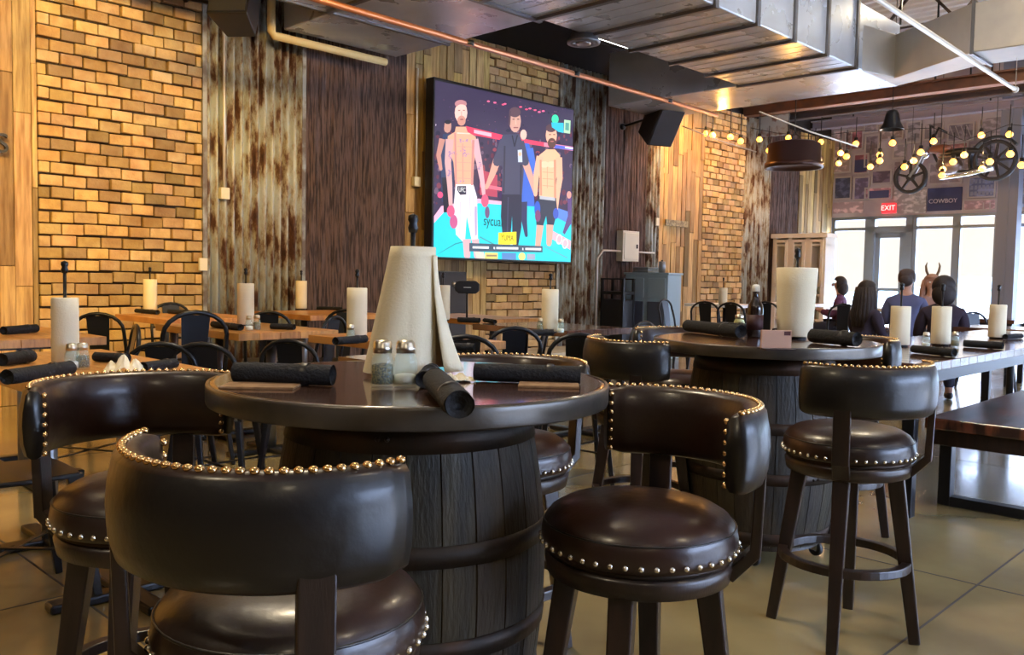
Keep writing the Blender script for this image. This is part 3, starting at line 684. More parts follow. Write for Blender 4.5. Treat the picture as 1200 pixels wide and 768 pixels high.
# ------------------------------------------------------------------ poster wall above the windows
red_m = mat('sign_red', (.8, .02, .02), .4, emis=(1, .05, .04), estr=1.6)
posters = [
 ((977, 207, 998, 234), (.055, .06, .11), 'dark navy framed picture above the first window', 1),
 ((1000, 207, 1019, 235), (.13, .10, .17), 'purple grey picture beside the dark navy one', 1),
 ((976, 237, 1011, 250), (.40, .28, .30), 'wide pale pink panel under the navy picture', 0),
 ((1013, 219, 1046, 234), (.42, .20, .24), 'rose coloured print above the red exit sign', 2),
 ((1047, 222, 1085, 250), (.33, .29, .30), 'faded beige poster under the motorcycle front wheel', 0),
 ((1128, 233, 1168, 250), (.36, .24, .27), 'pinkish panel below the building print', 3),
 ((1134, 206, 1167, 232), (.16, .17, .28), 'blue grey building print above the pinkish panel', 4),
 ((976, 152, 998, 203), (.34, .25, .24), 'pale brown framed print high over the corner', 1),
 ((1000, 180, 1018, 204), (.24, .08, .10), 'dark red print beside the pale brown one', 2),
 ((990, 152, 1012, 176), (.20, .07, .09), 'small dark red print under the roof truss', 1),
 ((1013, 158, 1030, 196), (.15, .12, .15), 'narrow dark print behind the bulbs', 1),
 ((1046, 168, 1062, 186), (.28, .24, .28), 'small grey print between two bulbs', 1),
 ((1062, 142, 1080, 168), (.18, .16, .18), 'dim grey print behind the black pendant lamp', 1),
 ((1110, 144, 1142, 166), (.15, .13, .16), 'dark print with pale diagonal strokes near the ceiling', 5),
 ((1146, 136, 1180, 164), (.22, .18, .19), 'muted brown print high beside the column', 1),
 ((1105, 167, 1135, 185), (.28, .12, .12), 'dull red print behind the motorcycle seat', 1),
 ((1088, 190, 1128, 216), (.26, .20, .22), 'mottled mauve print under the motorcycle engine', 1),
 ((1080, 205, 1086, 219), (.10, .09, .12), 'very narrow dark print beside the wheel', 0),
 ((1048, 190, 1054, 219), (.22, .16, .20), 'slim mauve strip print left of the motorcycle wheel', 0),
 ((1021, 199, 1045, 216), (.10, .07, .11), 'dark wide print above the rose coloured print', 1),
 ((1082, 143, 1106, 164), (.20, .16, .17), 'dim umber print behind the handlebar', 1),
 ((1032, 146, 1059, 164), (.27, .20, .19), 'dusty brown print beneath the roof beam', 1),
 ((1137, 168, 1168, 203), (.12, .11, .16), 'dark slate print behind the rear wheel', 1),
 ((1130, 188, 1135, 203), (.3, .22, .22), 'tiny pink strip print by the exhaust pipe', 0),
 ((1012, 140, 1029, 156), (.25, .22, .27), 'small lilac print tucked under the roof beam', 1),
 ((1182, 180, 1225, 222), (.20, .13, .13), 'brown framed print beyond the column', 1),
 ((1182, 225, 1230, 249), (.24, .26, .36), 'grey blue framed print beyond the column', 1),
]
frm = mat('poster_frame', (.46, .40, .40), .6)
def pm(c, k): return mat(f'print_{k}', c, .7, noise=(tuple(min(1, x * 1.9 + .02) for x in c), 7, .48, .60), stretch=(1, 1, 1.6), bump=.0)
def rect_s(box, s): 
    a, b = at_s(box[0], box[1], s), at_s(box[2], box[3], s); a2, b2_ = at_s(box[0], box[3], s), at_s(box[2], box[1], s)
    return ((b.y + b2_.y) / 2, (a.y + a2.y) / 2, (b.z + a2.z) / 2, (a.z + b2_.z) / 2)
for k, (bx, c, lab, st) in enumerate(posters):
    n0, n1, z0, z1 = rect_s(bx, SC - .03); z0 = max(z0, HZ + .03)
    o = thing('framed_print', lab, 'poster', (0, 0, 0), ANG)
    MB().b2((SC - .03, n0, z0), (SC - .006, n1, z1)).build('print_sheet', pm(c, k), o)
    if st: MB().b2((SC - .04, n0, z0), (SC - .004, n0 + .03, z1)).b2((SC - .04, n1 - .03, z0), (SC - .004, n1, z1)).b2((SC - .04, n0, z0), (SC - .004, n1, z0 + .03)).b2((SC - .04, n0, z1 - .03), (SC - .004, n1, z1)).build('frame', frm, o)
    mb = MB(); w, h = n1 - n0, z1 - z0
    if st == 2:
        for t in (.25, .5, .75): mb.b2((SC - .036, n0 + w * t - .07, z0 + h * .1), (SC - .028, n0 + w * t + .07, z0 + h * .7))
        mb.build('printed_windows', mat(f'print_dark_{k}', (.06, .06, .14), .7), o)
    if st == 4:
        for t in range(6):
            for r in range(3): mb.b2((SC - .036, n0 + w * (.1 + t * .14), z0 + h * (.12 + r * .27)), (SC - .028, n0 + w * (.19 + t * .14), z0 + h * (.30 + r * .27)))
        mb.build('printed_windows', mat(f'print_pale_{k}', (.30, .30, .40), .7), o)
    if st == 5:
        for t in range(4): mb.bar((SC - .034, n0 + w * (.1 + t * .2), z0 + h * .15), (SC - .034, n0 + w * (.3 + t * .2), z0 + h * .85), .02, .01)
        mb.build('printed_strokes', frm, o)
    if st == 3:
        w_ = at_s(1157, 243, SC)
        text('11', .22, frm, o, 'printed_number', (SC - .04, w_.y, w_.z), (PI / 2, 0, -PI / 2), .002)
n0, n1, z0, z1 = rect_s((1087, 220, 1127, 250), SC - .03)
o = thing('cowboy_sign', 'dark navy rectangular sign reading COWBOY above the windows', 'sign', (0, 0, 0), ANG)
MB().b2((SC - .05, n0, z0 + .05), (SC - .005, n1, z1)).build('sign_board', mat('navy_board', (.04, .045, .12), .6), o, bevel=.004)
w_ = at_s(1106, 236, SC)
text('COWBOY', .112, mat('pale_lettering', (.55, .50, .60), .6), o, 'sign_lettering', (SC - .055, w_.y, w_.z), (PI / 2, 0, -PI / 2), .003)
n0, n1, z0, z1 = rect_s((1033, 238, 1049, 250), SC - .1)
o = thing('exit_sign', 'red lit EXIT sign over the glazed door', 'exit sign', (0, 0, 0), ANG)
MB().b2((SC - .11, n0, z0), (SC - .02, n1, z1)).build('sign_box', mat('exit_box', (.35, .03, .04), .5, emis=(1, .04, .05), estr=.9), o, bevel=.01)
text('EXIT', .14, mat('exit_glow', (1, .4, .4), .5, emis=(1, .35, .32), estr=2.2), o, 'sign_lettering', (SC - .114, (n0 + n1) / 2, (z0 + z1) / 2), (PI / 2, 0, -PI / 2), .002, .95)

# ------------------------------------------------------------------ motorcycle displayed above the windows
ms = SC - 1.6
tyre_m = mat('tyre_rubber', (.018, .018, .024), .75); moto_red = mat('tank_paint', (.16, .06, .04), .3, coat=.5)
fr, rr = at_s(1067, 208, ms), at_s(1166, 188, ms)
o = thing('motorcycle', 'vintage motorcycle hung as decoration above the windows, front wheel toward the exit sign', 'motorcycle', (0, 0, 0), ANG)
def wheel(c, R, nsp):
    t = MB().lathe([(R - .06, -.045), (R - .02, -.05), (R, -.025), (R, .025), (R - .02, .05), (R - .06, .045), (R - .06, -.045)], n=36, M=Matrix.Translation(c) @ Matrix.Rotation(PI / 2, 4, 'Y')).build('wheel', tyre_m, o)
    mb = MB()
    for k in range(nsp):
        a = 2 * PI * k / nsp + .3; mb.bar(c, (c.x, c.y + (R - .05) * math.cos(a), c.z + (R - .05) * math.sin(a)), .05, .04, .035, .03, up=(1, 0, 0))
    mb.lathe([(1e-4, -.06), (.06, -.06), (.06, .06), (1e-4, .06)], n=12, M=Matrix.Translation(c) @ Matrix.Rotation(PI / 2, 4, 'Y')).build('spokes', tyre_m, t)
wheel(fr, .29, 5); wheel(rr, .34, 9)
H = at_s(1090, 172, ms)
MB().tube([fr + Vector((-.06, 0, 0)), H + Vector((-.06, 0, 0))], .025, 8).tube([fr + Vector((.06, 0, 0)), H + Vector((.06, 0, 0))], .025, 8).build('fork', grey_steel, o)
hb = at_s(1095, 152, ms)
MB().tube([hb + Vector((-.33, -.1, -.02)), hb + Vector((-.2, 0, .06)), H, hb + Vector((.2, 0, .06)), hb + Vector((.33, -.1, -.02))], .018, 8).build('handlebar', black_metal, o)
tk = at_s(1102, 175, ms)
MB().ball((0, 0, 0), (.11, .20, .085), 16, 10, Matrix.Translation(tk)).build('fuel_tank', moto_red, o)
st_ = at_s(1128, 178, ms)
MB().ball((0, 0, 0), (.14, .30, .07), 14, 8, Matrix.Translation(st_)).build('seat', black_plastic, o)
en = at_s(1112, 194, ms)
mb = MB().ball((0, 0, 0), (.17, .22, .16), 12, 8, Matrix.Translation(en))
for k in range(6): mb.box((en.x, en.y + .05, en.z - .06 + .05 * k), (.22, .2, .018))
mb.build('engine', mat('engine_metal', (.22, .16, .14), .35, .8), o)
e0, e1 = at_s(1106, 210, ms), at_s(1168, 199, ms)
MB().tube([en + Vector((-.14, .1, -.05)), e0 + Vector((-.16, 0, 0)), (e0 + e1) / 2 + Vector((-.16, 0, 0)), e1 + Vector((-.16, 0, .02))], [.03, .035, .045, .05], 10).build('exhaust', chrome, o)
MB().tube([H, en + Vector((0, .1, -.1)), en + Vector((0, -.3, -.12)), rr], .025, 8).tube([H, st_ + Vector((0, .2, -.06)), st_ + Vector((0, -.3, -.04)), rr], .022, 8).build('frame_tubes', black_metal, o)
MB().lathe([(.37, -.07), (.40, -.05), (.41, 0), (.40, .05), (.37, .07)], n=20, a0=-.3, a1=PI * .8, M=Matrix.Translation(rr) @ Matrix.Rotation(PI / 2, 4, 'Y') @ Matrix.Rotation(PI / 2, 4, 'Z')).build('rear_fender', black_plastic, o, solid=.008)
MB().ball(at_s(1086, 180, ms) + Vector((0, .03, 0)), .09, 12, 8).build('headlamp', chrome, o)
MB().tube([tk, (tk.x, tk.y, ZC)], .006, 6).tube([rr + Vector((0, 0, .3)), (rr.x, rr.y, ZC)], .006, 6).tube([fr, (fr.x, fr.y, ZC)], .004, 6).build('hanging_cable', black_metal, o)

# black pendant lamp and round disc chandelier
q = at_s(1045, 152, SC - 4.5)
o = thing('pendant_lamp', 'black bell shaped pendant lamp hanging in front of the posters', 'pendant lamp', fromB(q.x, q.y, q.z))
MB().lathe([(.17, 0), (.165, .01), (.12, .09), (.09, .22), (.07, .27), (.02, .29), (1e-4, .29)], n=24).build('lamp_shade', black_metal, o, solid=.004)
MB().tube([(0, 0, .28), (0, 0, ZC - q.z)], .006, 6).build('cord', black_metal, o)
q = at_s(930, 194, SC - 5.4); 
o = thing('disc_chandelier', 'wide flat dark round hanging lamp with bronze rim above the far wall', 'hanging lamp', fromB(q.x, q.y, q.z))
MB().lathe([(1e-4, .34), (.30, .34), (.37, .31), (.39, .04), (.42, .03), (.42, -.04), (.38, -.04), (.37, 0), (1e-4, 0)], n=36).build('lamp_disc', mat('bronze_disc', (.06, .03, .025), .4, .6), o)
mb = MB()
for k in range(3): a = 2 * PI * k / 3; mb.tube([(.4 * math.cos(a), .4 * math.sin(a), .02), (0, 0, .5)], .006, 6)
mb.tube([(0, 0, .5), (0, 0, ZC - q.z)], .008, 6).build('hanging_cable', black_metal, o)
q = at_s(905, 145, SC - 3.2)
tag(B(MB().b2((q.x - .02, q.y - .32, q.z - .22), (q.x + .02, q.y + .25, q.z + .14)), 'hanging_panel', mat('pale_panel', (.38, .45, .50), .7, noise=((.20, .13, .12), 6, .5, .62)), bevel=.004), 'pale blue hanging picture panel above the string lights', 'panel')

# ------------------------------------------------------------------ string lights: each bulb a thing
glow = mat('bulb_glow', (1, .8, .4), .3, emis=(1.0, .40, .04), estr=4)
spots = [(827,156),(835,158),(856,160),(868,165),(890,163),(886,171),(901,176),(924,161),(923,173),(947,173),(962,166),(955,180),(950,186),(985,179),(992,183),(983,191),(1003,168),
 (1046,167),(1031,181),(1031,188),(1020,195),(1094,165),(1079,178),(1071,188),(1060,195),(1150,158),(1183,157),(1184,180),(1130,181),(1117,189),(1105,198),(1104,205),(1160,189),(1151,197),(1197,193)]
def where(px, py):
    if px < 880: return 'above the far brick pier'
    if px < 970: return 'in front of the hanging bronze disc'
    if px < 1040: return 'before the posters over the exit door'
    if px < 1110: return 'around the motorcycle front wheel'
    return 'around the rear half of the motorcycle'
r0 = None
for i, (px, py) in enumerate(spots):
    if px < 880: p = at_n(px, py, 7.2)
    else: p = at_s(px, py, SC - 3.0 - 1.2 * ((i * 7) % 5) / 5)
    lab = 'small warm glowing bulb ' + where(px, py)
    if r0 is None:
        r0 = thing('string_light_bulb', lab, 'light bulb', fromB(*p), 0, 'warm bulbs ' + where(px, py))
        MB().lathe([(1e-4, -.055), (.022, -.045), (.034, -.015), (.030, .01), (.014, .035), (.013, .045)], n=12).build('bulb', glow, r0)
        MB().lathe([(.020, .035), (.022, .05), (.020, .09), (.008, .10), (1e-4, .10)], n=12).build('socket', black_plastic, r0)
        MB().tube([(0, 0, .095), (0, 0, .42)], .005, 6).build('cord', black_metal, r0)
    else:
        dup(r0, lab, fromB(*p), 0, 'warm bulbs ' + where(px, py), (1.5, 1.5, 1.0))
# the festoon cables the bulbs hang from
def festoon(pts, lab):
    P = [fromB(*(at_n(x, y, 7.2) if x < 880 else at_s(x, y, SC - 3.5))) for x, y in pts]
    tag(MB().tube(P, .006, 6).build('festoon_cable', black_metal), lab, 'cable')
festoon([(815, 150), (835, 152), (856, 154), (874, 160)], 'thin black festoon cable above the far brick pier')
festoon([(880, 150), (910, 156), (950, 160), (1005, 154), (1046, 152)], 'thin black festoon cable in front of the hanging disc')
festoon([(1046, 152), (1094, 150), (1130, 165), (1183, 146), (1230, 150)], 'thin black festoon cable across the motorcycle')

# ------------------------------------------------------------------ light
def area(name, loc, size, power, col, rot=(0, 0, 0), sy=None, spread=None):
    l = bpy.data.lights.new(name, 'AREA'); l.energy = power; l.color = col; l.size = size
    if sy: l.shape = 'RECTANGLE'; l.size_y = sy
    if spread: l.spread = spread
    o = bpy.data.objects.new(name, l); COL.objects.link(o); o.location = loc; o.rotation_euler = rot; return o
def pt(name, loc, power, col, r=.05):
    l = bpy.data.lights.new(name, 'POINT'); l.energy = power; l.color = col; l.shadow_soft_size = r
    o = bpy.data.objects.new(name, l); COL.objects.link(o); o.location = loc; return o
def spot(name, loc, target, power, col, ang=1.2, blend=.8, r=.08):
    l = bpy.data.lights.new(name, 'SPOT'); l.energy = power; l.color = col; l.spot_size = ang; l.spot_blend = blend; l.shadow_soft_size = r
    o = bpy.data.objects.new(name, l); COL.objects.link(o); o.location = loc
    o.rotation_euler = (Vector(target) - Vector(loc)).to_track_quat('-Z', 'Y').to_euler(); return o
WARM = (1, .62, .17)
# track heads washing the brick and planks, hidden above the frame
for i, s in enumerate((-1.0, .8, 2.6, 4.6)):
    spot('track_spot', fromB(s, 4.4, 3.42), fromB(s + .3, WN, 2.0), (500, 500, 210, 130)[i], WARM, 1.9)
spot('track_spot', fromB(6.8, 5.0, 3.3), fromB(7.4, WN, 1.2), 150, (1, .8, .55), 1.3)
for s, pw in ((10.4, 300), (11.8, 330), (13.2, 120)):
    spot('track_spot', fromB(s, 7.0, 3.9), fromB(s + .2, WN, 2.6), pw * .4, (1, .50, .14), 2.0)
# fill lamps added under the ceiling to brighten the room, out of view
fill_e = mat('fill_lamp_glow', (1, 1, 1), .5, emis=(1, .85, .62), estr=3)
for k, (s, n, pw) in enumerate(((-2.5, 1.5, 70), (-2.5, -3.5, 45), (2.5, -2.5, 40), (2.2, 3.6, 110), (7.5, 2.5, 70), (7.5, -3.0, 30), (12, 3.5, 30))):
    p = fromB(s, n, 4.9)
    o = thing('fill_lamp', f'added round fill lamp, {["over the seats by the camera","over the back corner","over the open floor","over the dining tables","over the second row","near the side windows","before the poster wall"][k]}', 'ceiling light', p)
    MB().lathe([(.24, 0), (.22, .06), (.10, .16), (.05, .18), (1e-4, .18)], n=24).build('reflector', black_metal, o)
    MB().tube([(0, 0, .17), (0, 0, ZC - 4.9)], .008, 6).build('stem', black_metal, o)
    area('fill_light', p + Vector((0, 0, -.02)), .45, pw, (1, .82, .56))
for px, py, n_ in ((846, 160, 7.0), (925, 168, 5.0)):
    p = at_n(px, py, n_); pt('bulb_light', fromB(*p), 20, (1, .45, .10))
for px, py in ((990, 182), (1060, 190), (1110, 192), (1160, 180)):
    p = at_s(px, py, SC - 3.3); pt('bulb_light', fromB(*p), 22, (1, .6, .25))

w = bpy.data.worlds.new('sky'); S.world = w; w.use_nodes = True
nt = w.node_tree; bg = nt.nodes['Background']; tc = nt.nodes.new('ShaderNodeTexCoord'); sx = nt.nodes.new('ShaderNodeSeparateXYZ')
nt.links.new(tc.outputs['Generated'], sx.inputs[0]); cr = nt.nodes.new('ShaderNodeValToRGB'); nt.links.new(sx.outputs['Z'], cr.inputs[0])
cr.color_ramp.elements[0].position = .09; cr.color_ramp.elements[0].color = (.95, .86, .75, 1)      # milky haze over the horizon
cr.color_ramp.elements[1].position = .24; cr.color_ramp.elements[1].color = (13.0, 17.0, 26.0, 1)        # brighter, bluer sky higher up
nt.links.new(cr.outputs[0], bg.inputs[0]); bg.inputs[1].default_value = 1.0
# sun: low, coming in through the tall windows
sl_ = bpy.data.lights.new('sun', 'SUN'); sl_.energy = 7; sl_.color = (1, .93, .82); sl_.angle = .01
so = bpy.data.objects.new('sun', sl_); COL.objects.link(so)
sd = (-Uv * .9 + Nv * .75 + Vector((0, 0, -.50)))
so.rotation_euler = sd.to_track_quat('-Z', 'Y').to_euler()

S.view_settings.view_transform = 'Standard'; S.view_settings.look = 'None'; S.view_settings.exposure = .35; S.view_settings.gamma = 1
S.view_settings.use_curve_mapping = False
S.cycles.max_bounces = 8; S.cycles.diffuse_bounces = 4; S.cycles.glossy_bounces = 4; S.cycles.transmission_bounces = 8; S.cycles.transparent_max_bounces = 12
S.cycles.use_denoising = True; S.cycles.sample_clamp_indirect = 6; S.cycles.caustics_refractive = False; S.cycles.caustics_reflective = False
# ------------------------------------------------------------------ bar stools
TZ = .897
def sweep_arc(mb, sec, a0, a1, n, shrink=0, inner_mat=None):
    """rounded section (r, z) swept round the z axis; shrink pulls the last rings in so the ends are rounded"""
    cr = sum(p[0] for p in sec) / len(sec); cz = sum(p[1] for p in sec) / len(sec); k = len(sec); vs = []
    for i in range(n + 1):
        t = i / n; e = min(t, 1 - t) * n
        f = 1.0 if e >= 3 else (.70, .88, .97)[int(e)] if shrink else 1.0
        a = a0 + (a1 - a0) * t
        for r, z in sec:
            r2 = cr + (r - cr) * f; z2 = cz + (z - cz) * (1 - (1 - f) * .30)
            vs.append((r2 * math.cos(a), r2 * math.sin(a), z2))
    for i in range(n):
        for j in range(k):
            j2 = (j + 1) % k; mb.m = 1 if (inner_mat and inner_mat(sec[j], sec[j2])) else 0
            mb.add([], []); mb.f.append(tuple(x + mb.base for x in (i * k + j, (i + 1) * k + j, (i + 1) * k + j2, i * k + j2))); mb.sm.append(True); mb.c.append(mb.col); mb.mi.append(mb.m)
    mb.m = 0
    for ring in (0, n): mb.f.append(tuple(ring * k + j + mb.base for j in range(k))); mb.sm.append(True); mb.c.append(mb.col); mb.mi.append(0)
    mb.v += vs
def stool_parts(t):
    ring = MB().lathe([(1e-4, .575), (.180, .575), (.192, .575), (.196, .565), (.190, .535), (.172, .528), (1e-4, .528)], n=48).build('swivel_base', stool_wood, t)
    MB().lathe([(.186, .588), (.190, .588), (.190, .575), (.186, .575)], n=40).build('swivel_plate', hoop_metal, ring)
    prof = [(1e-4, .686), (.06, .686), (.12, .682), (.160, .673), (.185, .658), (.199, .638), (.203, .618), (.203, .600), (.200, .588), (.185, .585), (1e-4, .585)]
    seat = MB().lathe(prof, n=56).build('seat_cushion', leather_lit, t)
    MB().tube([(.198 * math.cos(2 * PI * k / 48), .198 * math.sin(2 * PI * k / 48), .641) for k in range(48)], .0022, 6, close=True).build('piping', leather, seat)
    mb = MB()
    for k in range(44):
        a = 2 * PI * k / 44; mb.ball((.2035 * math.cos(a), .2035 * math.sin(a), .601), (.0062, .0062, .0062), 8, 6)
    mb.build('nailhead_trim', silver, seat)
    for k in range(4):
        a = PI / 4 + k * PI / 2
        p, q = (.145 * math.cos(a), .145 * math.sin(a), .535), (.222 * math.cos(a), .222 * math.sin(a), 0)
        MB().bar(p, q, .050, .050, .034, .034, up=(-math.sin(a), math.cos(a), 0)).build('leg', stool_wood, t, bevel=.004)
    MB().lathe([(.176, .235), (.205, .235), (.205, .262), (.176, .262), (.176, .235)], n=44, smooth=False).build('foot_ring', stool_wood, t, bevel=.003)
    zb, zt = .735, .893; ri, ro = .205, .252
    sec = [(ri + .012, zt - .002), (ri + .003, zt - .012), (ri - .004, zt - .05), (ri - .006, (zb + zt) / 2), (ri - .002, zb + .03), (ri + .006, zb + .006), (ri + .018, zb),
           (ro - .016, zb), (ro - .004, zb + .008), (ro + .004, zb + .035), (ro + .007, (zb + zt) / 2), (ro + .005, zt - .05), (ro - .003, zt - .010), (ro - .014, zt)]
    A = math.radians(76); mb = MB(); mb.base = 0
    sweep_arc(mb, sec, -A, A, 44, 1, lambda p, q: p[0] < (ri + ro) / 2 + .02 and q[0] < (ri + ro) / 2 + .02 or (p[1] > zt - .011 and q[1] > zt - .011))
    back = mb.build('backrest', [leather, leather_lit], t)
    mb = MB(); n = 34
    for k in range(n + 1):
        a = -A * .965 + 2 * A * .965 * k / n; mb.ball(((ro - .015) * math.cos(a), (ro - .015) * math.sin(a), zt + .0005), (.0068, .0068, .0055), 8, 6)
    for sg in (-1, 1):
        for k in range(7):
            z = zt - .018 - k * .0205; a = sg * A * .985; r = ri + .004
            mb.ball((r * math.cos(a), r * math.sin(a), z), .0062, 8, 6)
    mb.build('nailhead_trim', brass, back)
    for sg in (-1, 1):
        a = sg * math.radians(44); c, s_ = math.cos(a), math.sin(a)
        MB().bar((.186 * c, .186 * s_, .545), (.236 * c, .236 * s_, .60), .050, .024, .050, .024, up=(c, s_, 0)).bar((.236 * c, .236 * s_, .59), (.243 * c, .243 * s_, .775), .050, .022, .050, .020, up=(c, s_, 0)).build('back_post', stool_wood, t, bevel=.003)
G = 'nailhead leather bar stools'
stools = [
 ((-.328, 1.31), -113, 'brown leather nailhead bar stool closest to the camera, its back turned to the viewer'),
 ((-.80, 1.93), 138, 'brown leather bar stool behind the closest one, its open front toward the viewer'),
 ((.272, 1.80), 26, 'leather bar stool with full round seat in view beside the near barrel table'),
 ((1.10, 2.82), -72, 'bar stool with foot ring and sunlit seat in front of the far barrel table'),
 ((.56, 3.68), -150, 'bar stool whose back rises just behind the stool with the round seat in view'),
 ((-.02, 2.56), 68, 'bar stool tucked behind the near barrel table, only its nailed top edge showing'),
 ((1.50, 3.98), 20, 'bar stool on the window side of the far barrel table, nailed end showing'),
 ((.86, 4.38), 100, 'bar stool on the wall side of the far barrel table, mostly hidden'),
]
st0 = None
for (x, y), a, lab in stools:
    if st0 is None:
        st0 = thing('bar_stool', lab, 'bar stool', (x, y, 0), math.radians(a), G); stool_parts(st0)
        bpy.context.view_layer.update()
    else: dup(st0, lab, (x, y, 0), math.radians(a), G)

# ------------------------------------------------------------------ barrel tables
rim_m = mat('table_rim', (.085, .072, .055), .34, .35, noise=((.05, .042, .034), 8, .4, .65), bump=.05, coat=.2)
def barrel_parts(t):
    MB().lathe([(1e-4, .0), (.452, .0), (.452, .040), (.4505, .0435), (.440, .0435), (.2, .0435), (1e-4, .0435)], (0, 0, .8535), 96).build('tabletop', table_wood, t)
    tt = bpy.data.objects[-1] if False else None
    MB().lathe([(.452, .852), (.459, .852), (.461, .856), (.461, .893), (.459, .897), (.452, .897)], n=96).build('edge_band', rim_m, t)
    H0, H1 = .085, .852; N = 26; mb = MB(); rr = random.Random(5)
    def R(z): u = (z - (H0 + H1) / 2) / ((H1 - H0) / 2); return .320 - .048 * u * u
    zs = [H0 + (H1 - H0) * i / 14 for i in range(15)]
    for k in range(N):
        kk = rr.uniform(.75, 1.2); mb.col = (kk, kk * rr.uniform(.92, 1.05), kk * rr.uniform(.85, 1.1)); a0 = 2 * PI * k / N; da = 2 * PI / N
        vs = []
        for z in zs:
            for f, d in ((0, -.005), (.025, 0), (.33, 0), (.67, 0), (.975, 0), (1, -.005)):
                a = a0 + da * f; r = R(z) + d; vs.append((r * math.cos(a), r * math.sin(a), z))
        mb.add(vs, [(i * 6 + j, i * 6 + j + 1, i * 6 + j + 7, i * 6 + j + 6) for i in range(14) for j in range(5)], False)
    mb.col = (.6, .6, .6); mb.lathe([(1e-4, H0 + .03), (R(H0) - .012, H0 + .03)], n=40, smooth=False)
    brl = mb.build('barrel', barrel_wood, t)
    for za, zb in ((.095, .145), (.345, .39), (.545, .59), (.775, .835)):
        hp = MB().lathe([(R(za) + .001, za), (R(za) + .004, za), (R(zb) + .004, zb), (R(zb) + .001, zb)], n=52)
        for q in (-1.9, -1.83, 1.2, 1.27): hp.ball(((R((za + zb) / 2) + .003) * math.cos(q), (R((za + zb) / 2) + .003) * math.sin(q), (za + zb) / 2), .006, 8, 5)
        hp.build('hoop', hoop_metal, brl)
    MB().lathe([(1e-4, .065), (.25, .065), (.25, .088), (1e-4, .088)], n=40, smooth=False).build('dolly_base', stool_wood, t)
    for k in range(4):
        a = .5 + k * PI / 2; c = (.235 * math.cos(a), .235 * math.sin(a))
        cs = MB().b2((c[0] - .004, c[1] - .018, .05), (c[0] + .004, c[1] - .014, .066)).box((c[0], c[1], .06), (.05, .04, .006)).bar((c[0] - .015, c[1], .06), (c[0] - .015, c[1], .026), .03, .003).bar((c[0] + .015, c[1], .06), (c[0] + .015, c[1], .026), .03, .003).build('caster', chrome, t)
        MB().lathe([(.012, -.011), (.027, -.011), (.030, -.006), (.030, .006), (.027, .011), (.012, .011), (.012, -.011)], n=20, M=Matrix.Translation((c[0], c[1], .030)) @ Matrix.Rotation(PI / 2, 4, 'Y')).build('wheel', black_plastic, cs)
T1, T2 = (-.233, 2.05), (1.065, 3.68)
bt = thing('barrel_table', 'round dark pub table on a whiskey barrel, nearest the camera with jars on it', 'pub table', (*T1, 0), .2, 'barrel pub tables'); barrel_parts(bt)
bpy.context.view_layer.update()
dup(bt, 'round dark pub table on a whiskey barrel with casters, holding the sauce bottle', (*T2, 0), .74)

# ------------------------------------------------------------------ table ware
def napkin(p, q, r, label, grp='rolled black napkins', m=None, z=TZ):
    p, q = Vector((p[0], p[1], 0)), Vector((q[0], q[1], 0)); d = q - p; Ln = d.length
    o = thing('rolled_napkin', label, 'napkin', ((p.x + q.x) / 2, (p.y + q.y) / 2, z), math.atan2(d.y, d.x), grp)
    rr = random.Random(int(abs(p.x * 911 + p.y * 577))); vs = []; fs = []; n = 20; K = 13
    for i in range(K):
        x = -Ln / 2 + Ln * i / (K - 1); e = .94 if i in (0, K - 1) else 1; wob = rr.uniform(-.03, .03)
        for k in range(n):
            a = 2 * PI * k / n; ra = r * e * (1 + .04 * math.cos(a * 2 + wob * 9) + rr.uniform(-.012, .012)); zz = r + ra * math.sin(a)
            vs.append((x, ra * math.cos(a) * 1.05 + wob * .02, max(zz * .97, .0008)))
    for i in range(K - 1):
        for k in range(n): fs.append((i * n + k, i * n + (k + 1) % n, (i + 1) * n + (k + 1) % n, (i + 1) * n + k))
    mb = MB(); mb.add(vs, fs, True)
    for sg in (-1, 1):                                # spiral folds seen on the cut ends
        x0 = sg * (Ln / 2); mb.lathe([(r * .93, 0), (r * .86, -.004), (r * .70, -.004), (r * .66, -.010), (r * .50, -.008), (r * .45, -.014), (1e-4, -.016)], n=n, M=Matrix.Translation((x0, 0, r)) @ Matrix.Rotation(sg * PI / 2, 4, 'Y'))
    mb.build('cloth', black_cloth, o)
    MB().lathe([(r * 1.02, -.008), (r * 1.05, -.006), (r * 1.05, .006), (r * 1.02, .008)], n=n, M=Matrix.Translation((Ln * .22, 0, r)) @ Matrix.Rotation(PI / 2, 4, 'Y')).build('paper_band', black_plastic, o)
    return o
def zp(px, py, z=TZ): w = W_z(px, py, z); return (w.x, w.y)
napkin(zp(276, 449), zp(390, 453), .0245, 'rolled black napkin on a kraft coaster, near barrel table, by the closest stool')
napkin(zp(556, 447), zp(680, 451), .0225, 'rolled black napkin on the near barrel table, lengthwise behind the pink screen glare')
napkin(zp(510, 459), zp(538, 492), .0260, 'rolled black napkin pointing its open end at the camera, beside the salt jar')
napkin(zp(497, 456), zp(506, 445), .020, 'small black napkin bundle between the salt jar and the end-on napkin roll')
napkin(zp(806, 389), zp(868, 397), .030, 'long black napkin roll on the far barrel table beside the sauce bottle')
napkin(zp(846, 388), zp(876, 391), .024, 'short black napkin roll behind the long one on the far barrel table')
napkin(zp(952, 402), zp(1004, 407), .030, 'black napkin roll beside the big paper towel roll on the far barrel table')
def coaster(px, py, w, d, rz, label, z=TZ):
    x, y = zp(px, py, z); o = MB().box((0, 0, .003), (w, d, .006)).build('kraft_coaster', kraft, None, (x, y, z), rz, bevel=.0015); tag(o, label, 'coaster')
coaster(306, 454, .155, .085, .02, 'brown kraft coaster under the napkin roll near the closest stool')
coaster(643, 453, .135, .08, -.05, 'brown kraft coaster half hidden under the napkin roll by the pink glare')
